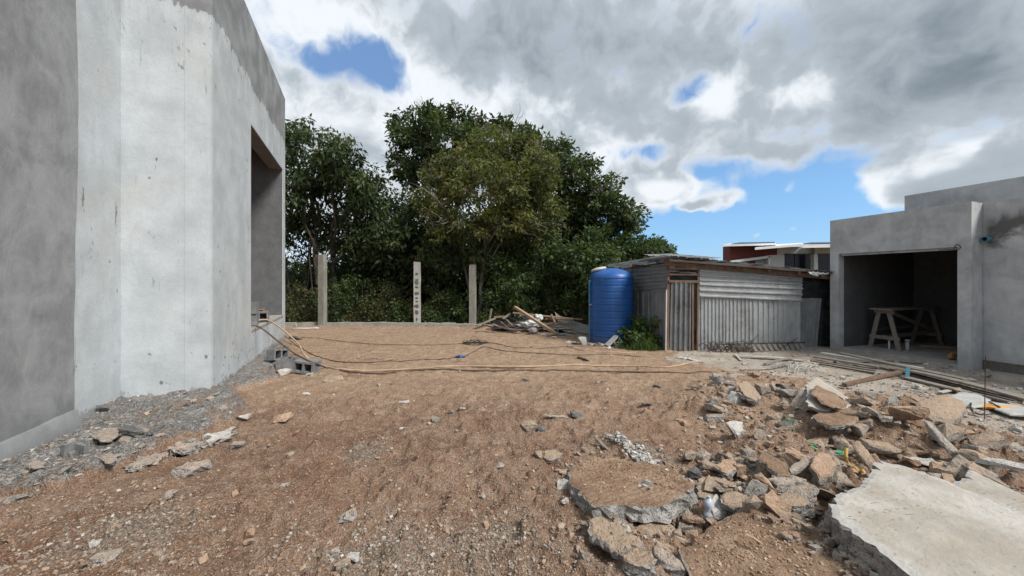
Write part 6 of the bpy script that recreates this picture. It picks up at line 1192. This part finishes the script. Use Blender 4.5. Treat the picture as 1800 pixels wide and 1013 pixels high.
BU = [(500, 492, 60, 13.6, M_lf_bush, 'olive shrub against the building edge behind the kerb'), (545, 486, 70, 13.9, M_lf_bush, 'brownish shrub just left of the first post'), (596, 478, 60, 13.7, M_lf_mid, 'green shrub immediately right of the first post'), (640, 470, 70, 14.0, M_lf_mid, 'taller green shrub right of the first post'), (690, 486, 80, 13.6, M_lf_bush, 'olive-brown shrub left of the patched post'), (652, 520, 80, 13.2, M_lf_bush, 'low brown-green shrub midway between first and patched posts'), (705, 520, 60, 13.2, M_lf_mid, 'low dark shrub at the left foot of the patched post'), (765, 490, 70, 13.6, M_lf_bush, 'shrub with mixed olive leaves right of the patched post'), (800, 500, 60, 13.4, M_lf_mid, 'dark green shrub left of the plain post'), (765, 535, 60, 13.1, M_lf_mid, 'low fern-like shrub at the right foot of the patched post'), (860, 490, 60, 13.2, M_lf_mid, 'dark shrub right of the plain post'), (905, 480, 70, 13.4, M_lf_mid, 'leafy shrub above the debris heap, left'), (965, 478, 80, 13.3, M_lf_mid, 'leafy shrub above the debris heap, centre'), (1015, 478, 60, 12.8, M_lf_mid, 'pale-leaved shrub above the debris heap next to the tank'), (580, 520, 50, 13.2, M_lf_dark, 'low dark leafy shrub beside the first post foot'), (530, 535, 60, 13.1, M_lf_bush, 'low dry shrub by the kerb rubble')]
for i, (px, top, wpx, D, m, lab) in enumerate(BU): bush(lab, px, top, wpx, D, m, 600 + i, n=60, per=46)
# weeds beside the tank
bush('leafy green weed with long leaves growing between tank and shed', 1142, 545, 78, 8.55, M_lf_weed, 701, n=42, per=26, size=.12, tint0=.1, group=None, name='weed', clr=.11, base=-.02)
bush('bushy weed against the blue tank', 1116, 562, 46, 8.5, M_lf_weed, 702, n=34, per=30, size=.10, group=None, name='weed', clr=.11, base=-.02)
r = np.random.default_rng(703); n = 2600; X0 = r.normal(0, 1, n); px = 1132 + X0 * 20; py = 606 + r.uniform(-8, 12, n); P = np.array([W(a, b) for a, b in zip(px, py)]); z = height(P[:, 0], P[:, 1]); Lh = r.uniform(.09, .34, n) * np.exp(-(X0 / 1.5) ** 2)
a = r.uniform(0, 6.28, n); ln = r.uniform(.1, .5, n) * Lh; B = np.column_stack([P, z]); dx = np.column_stack([np.cos(a), np.sin(a), np.zeros(n)]); wv = np.column_stack([-np.sin(a), np.cos(a), np.zeros(n)]) * .004
M1 = B + dx * (ln * .3)[:, None] + np.array([0, 0, 1]) * (Lh * .6)[:, None]; T1 = B + dx * ln[:, None] + np.array([0, 0, 1]) * Lh[:, None]
V = np.stack([B - wv, B + wv, M1 + wv, T1, M1 - wv], 1).reshape(-1, 3); Fc = (np.array([[0, 1, 2, 4], [4, 2, 3, 3]])[:1][None] + np.arange(n)[:, None, None] * 5).reshape(-1, 4)
F3 = np.concatenate([np.stack([np.arange(n) * 5 + a_ for a_ in t], 1) for t in ((0, 1, 2), (0, 2, 4), (4, 2, 3))])
o = raw('grass', V, F3, M_lf_weed, None, {'tint': np.repeat(r.uniform(0, .9, n), 5)}); tag(o, 'tuft of green grass at the foot of the shed wall beside the tank', 'grass', kind='stuff')
# dead twigs before the shed
r = random.Random(12); bm = bmesh.new(); c0 = SF(1285, 615, .25); c0.z = .02
for i in range(60):
    a = r.uniform(0, 6.28); p = c0 + Vector((r.gauss(0, .28), r.gauss(0, .07), 0)); L = r.uniform(.12, .34); q = p + Vector((math.cos(a) * L * .9, math.sin(a) * L * .25, r.uniform(.02, .22))); e_ = q + Vector((math.cos(a) * L * .5, 0, r.uniform(-.2, .04))); e_.z = max(e_.z, .0); tube(bm, spline([p, p.lerp(q, .6) + Vector((0, 0, .06)), q, e_], 3), .006, 4)
tag(obj('dead_twigs', bm, M_wooddk), 'tangle of dark dead twigs at the foot of the tin shed front', 'dead twigs', kind='stuff')
for a, b, lab in (((1311, 613), (1333, 588), 'dark thin stick leaning on the tin sheets, left one'), ((1363, 617), (1402, 594), 'thin curved stick leaning on the tin sheets, right one')):
    p = SF(*a, .3); q = SF(*b, .06); bm = bmesh.new(); tube(bm, spline([p, p.lerp(q, .5) + Vector((0, 0, -.02)), q], 4), .007, 5); o = obj('stick', bm, M_rebar); centred(o, p); tag(o, lab, 'stick')
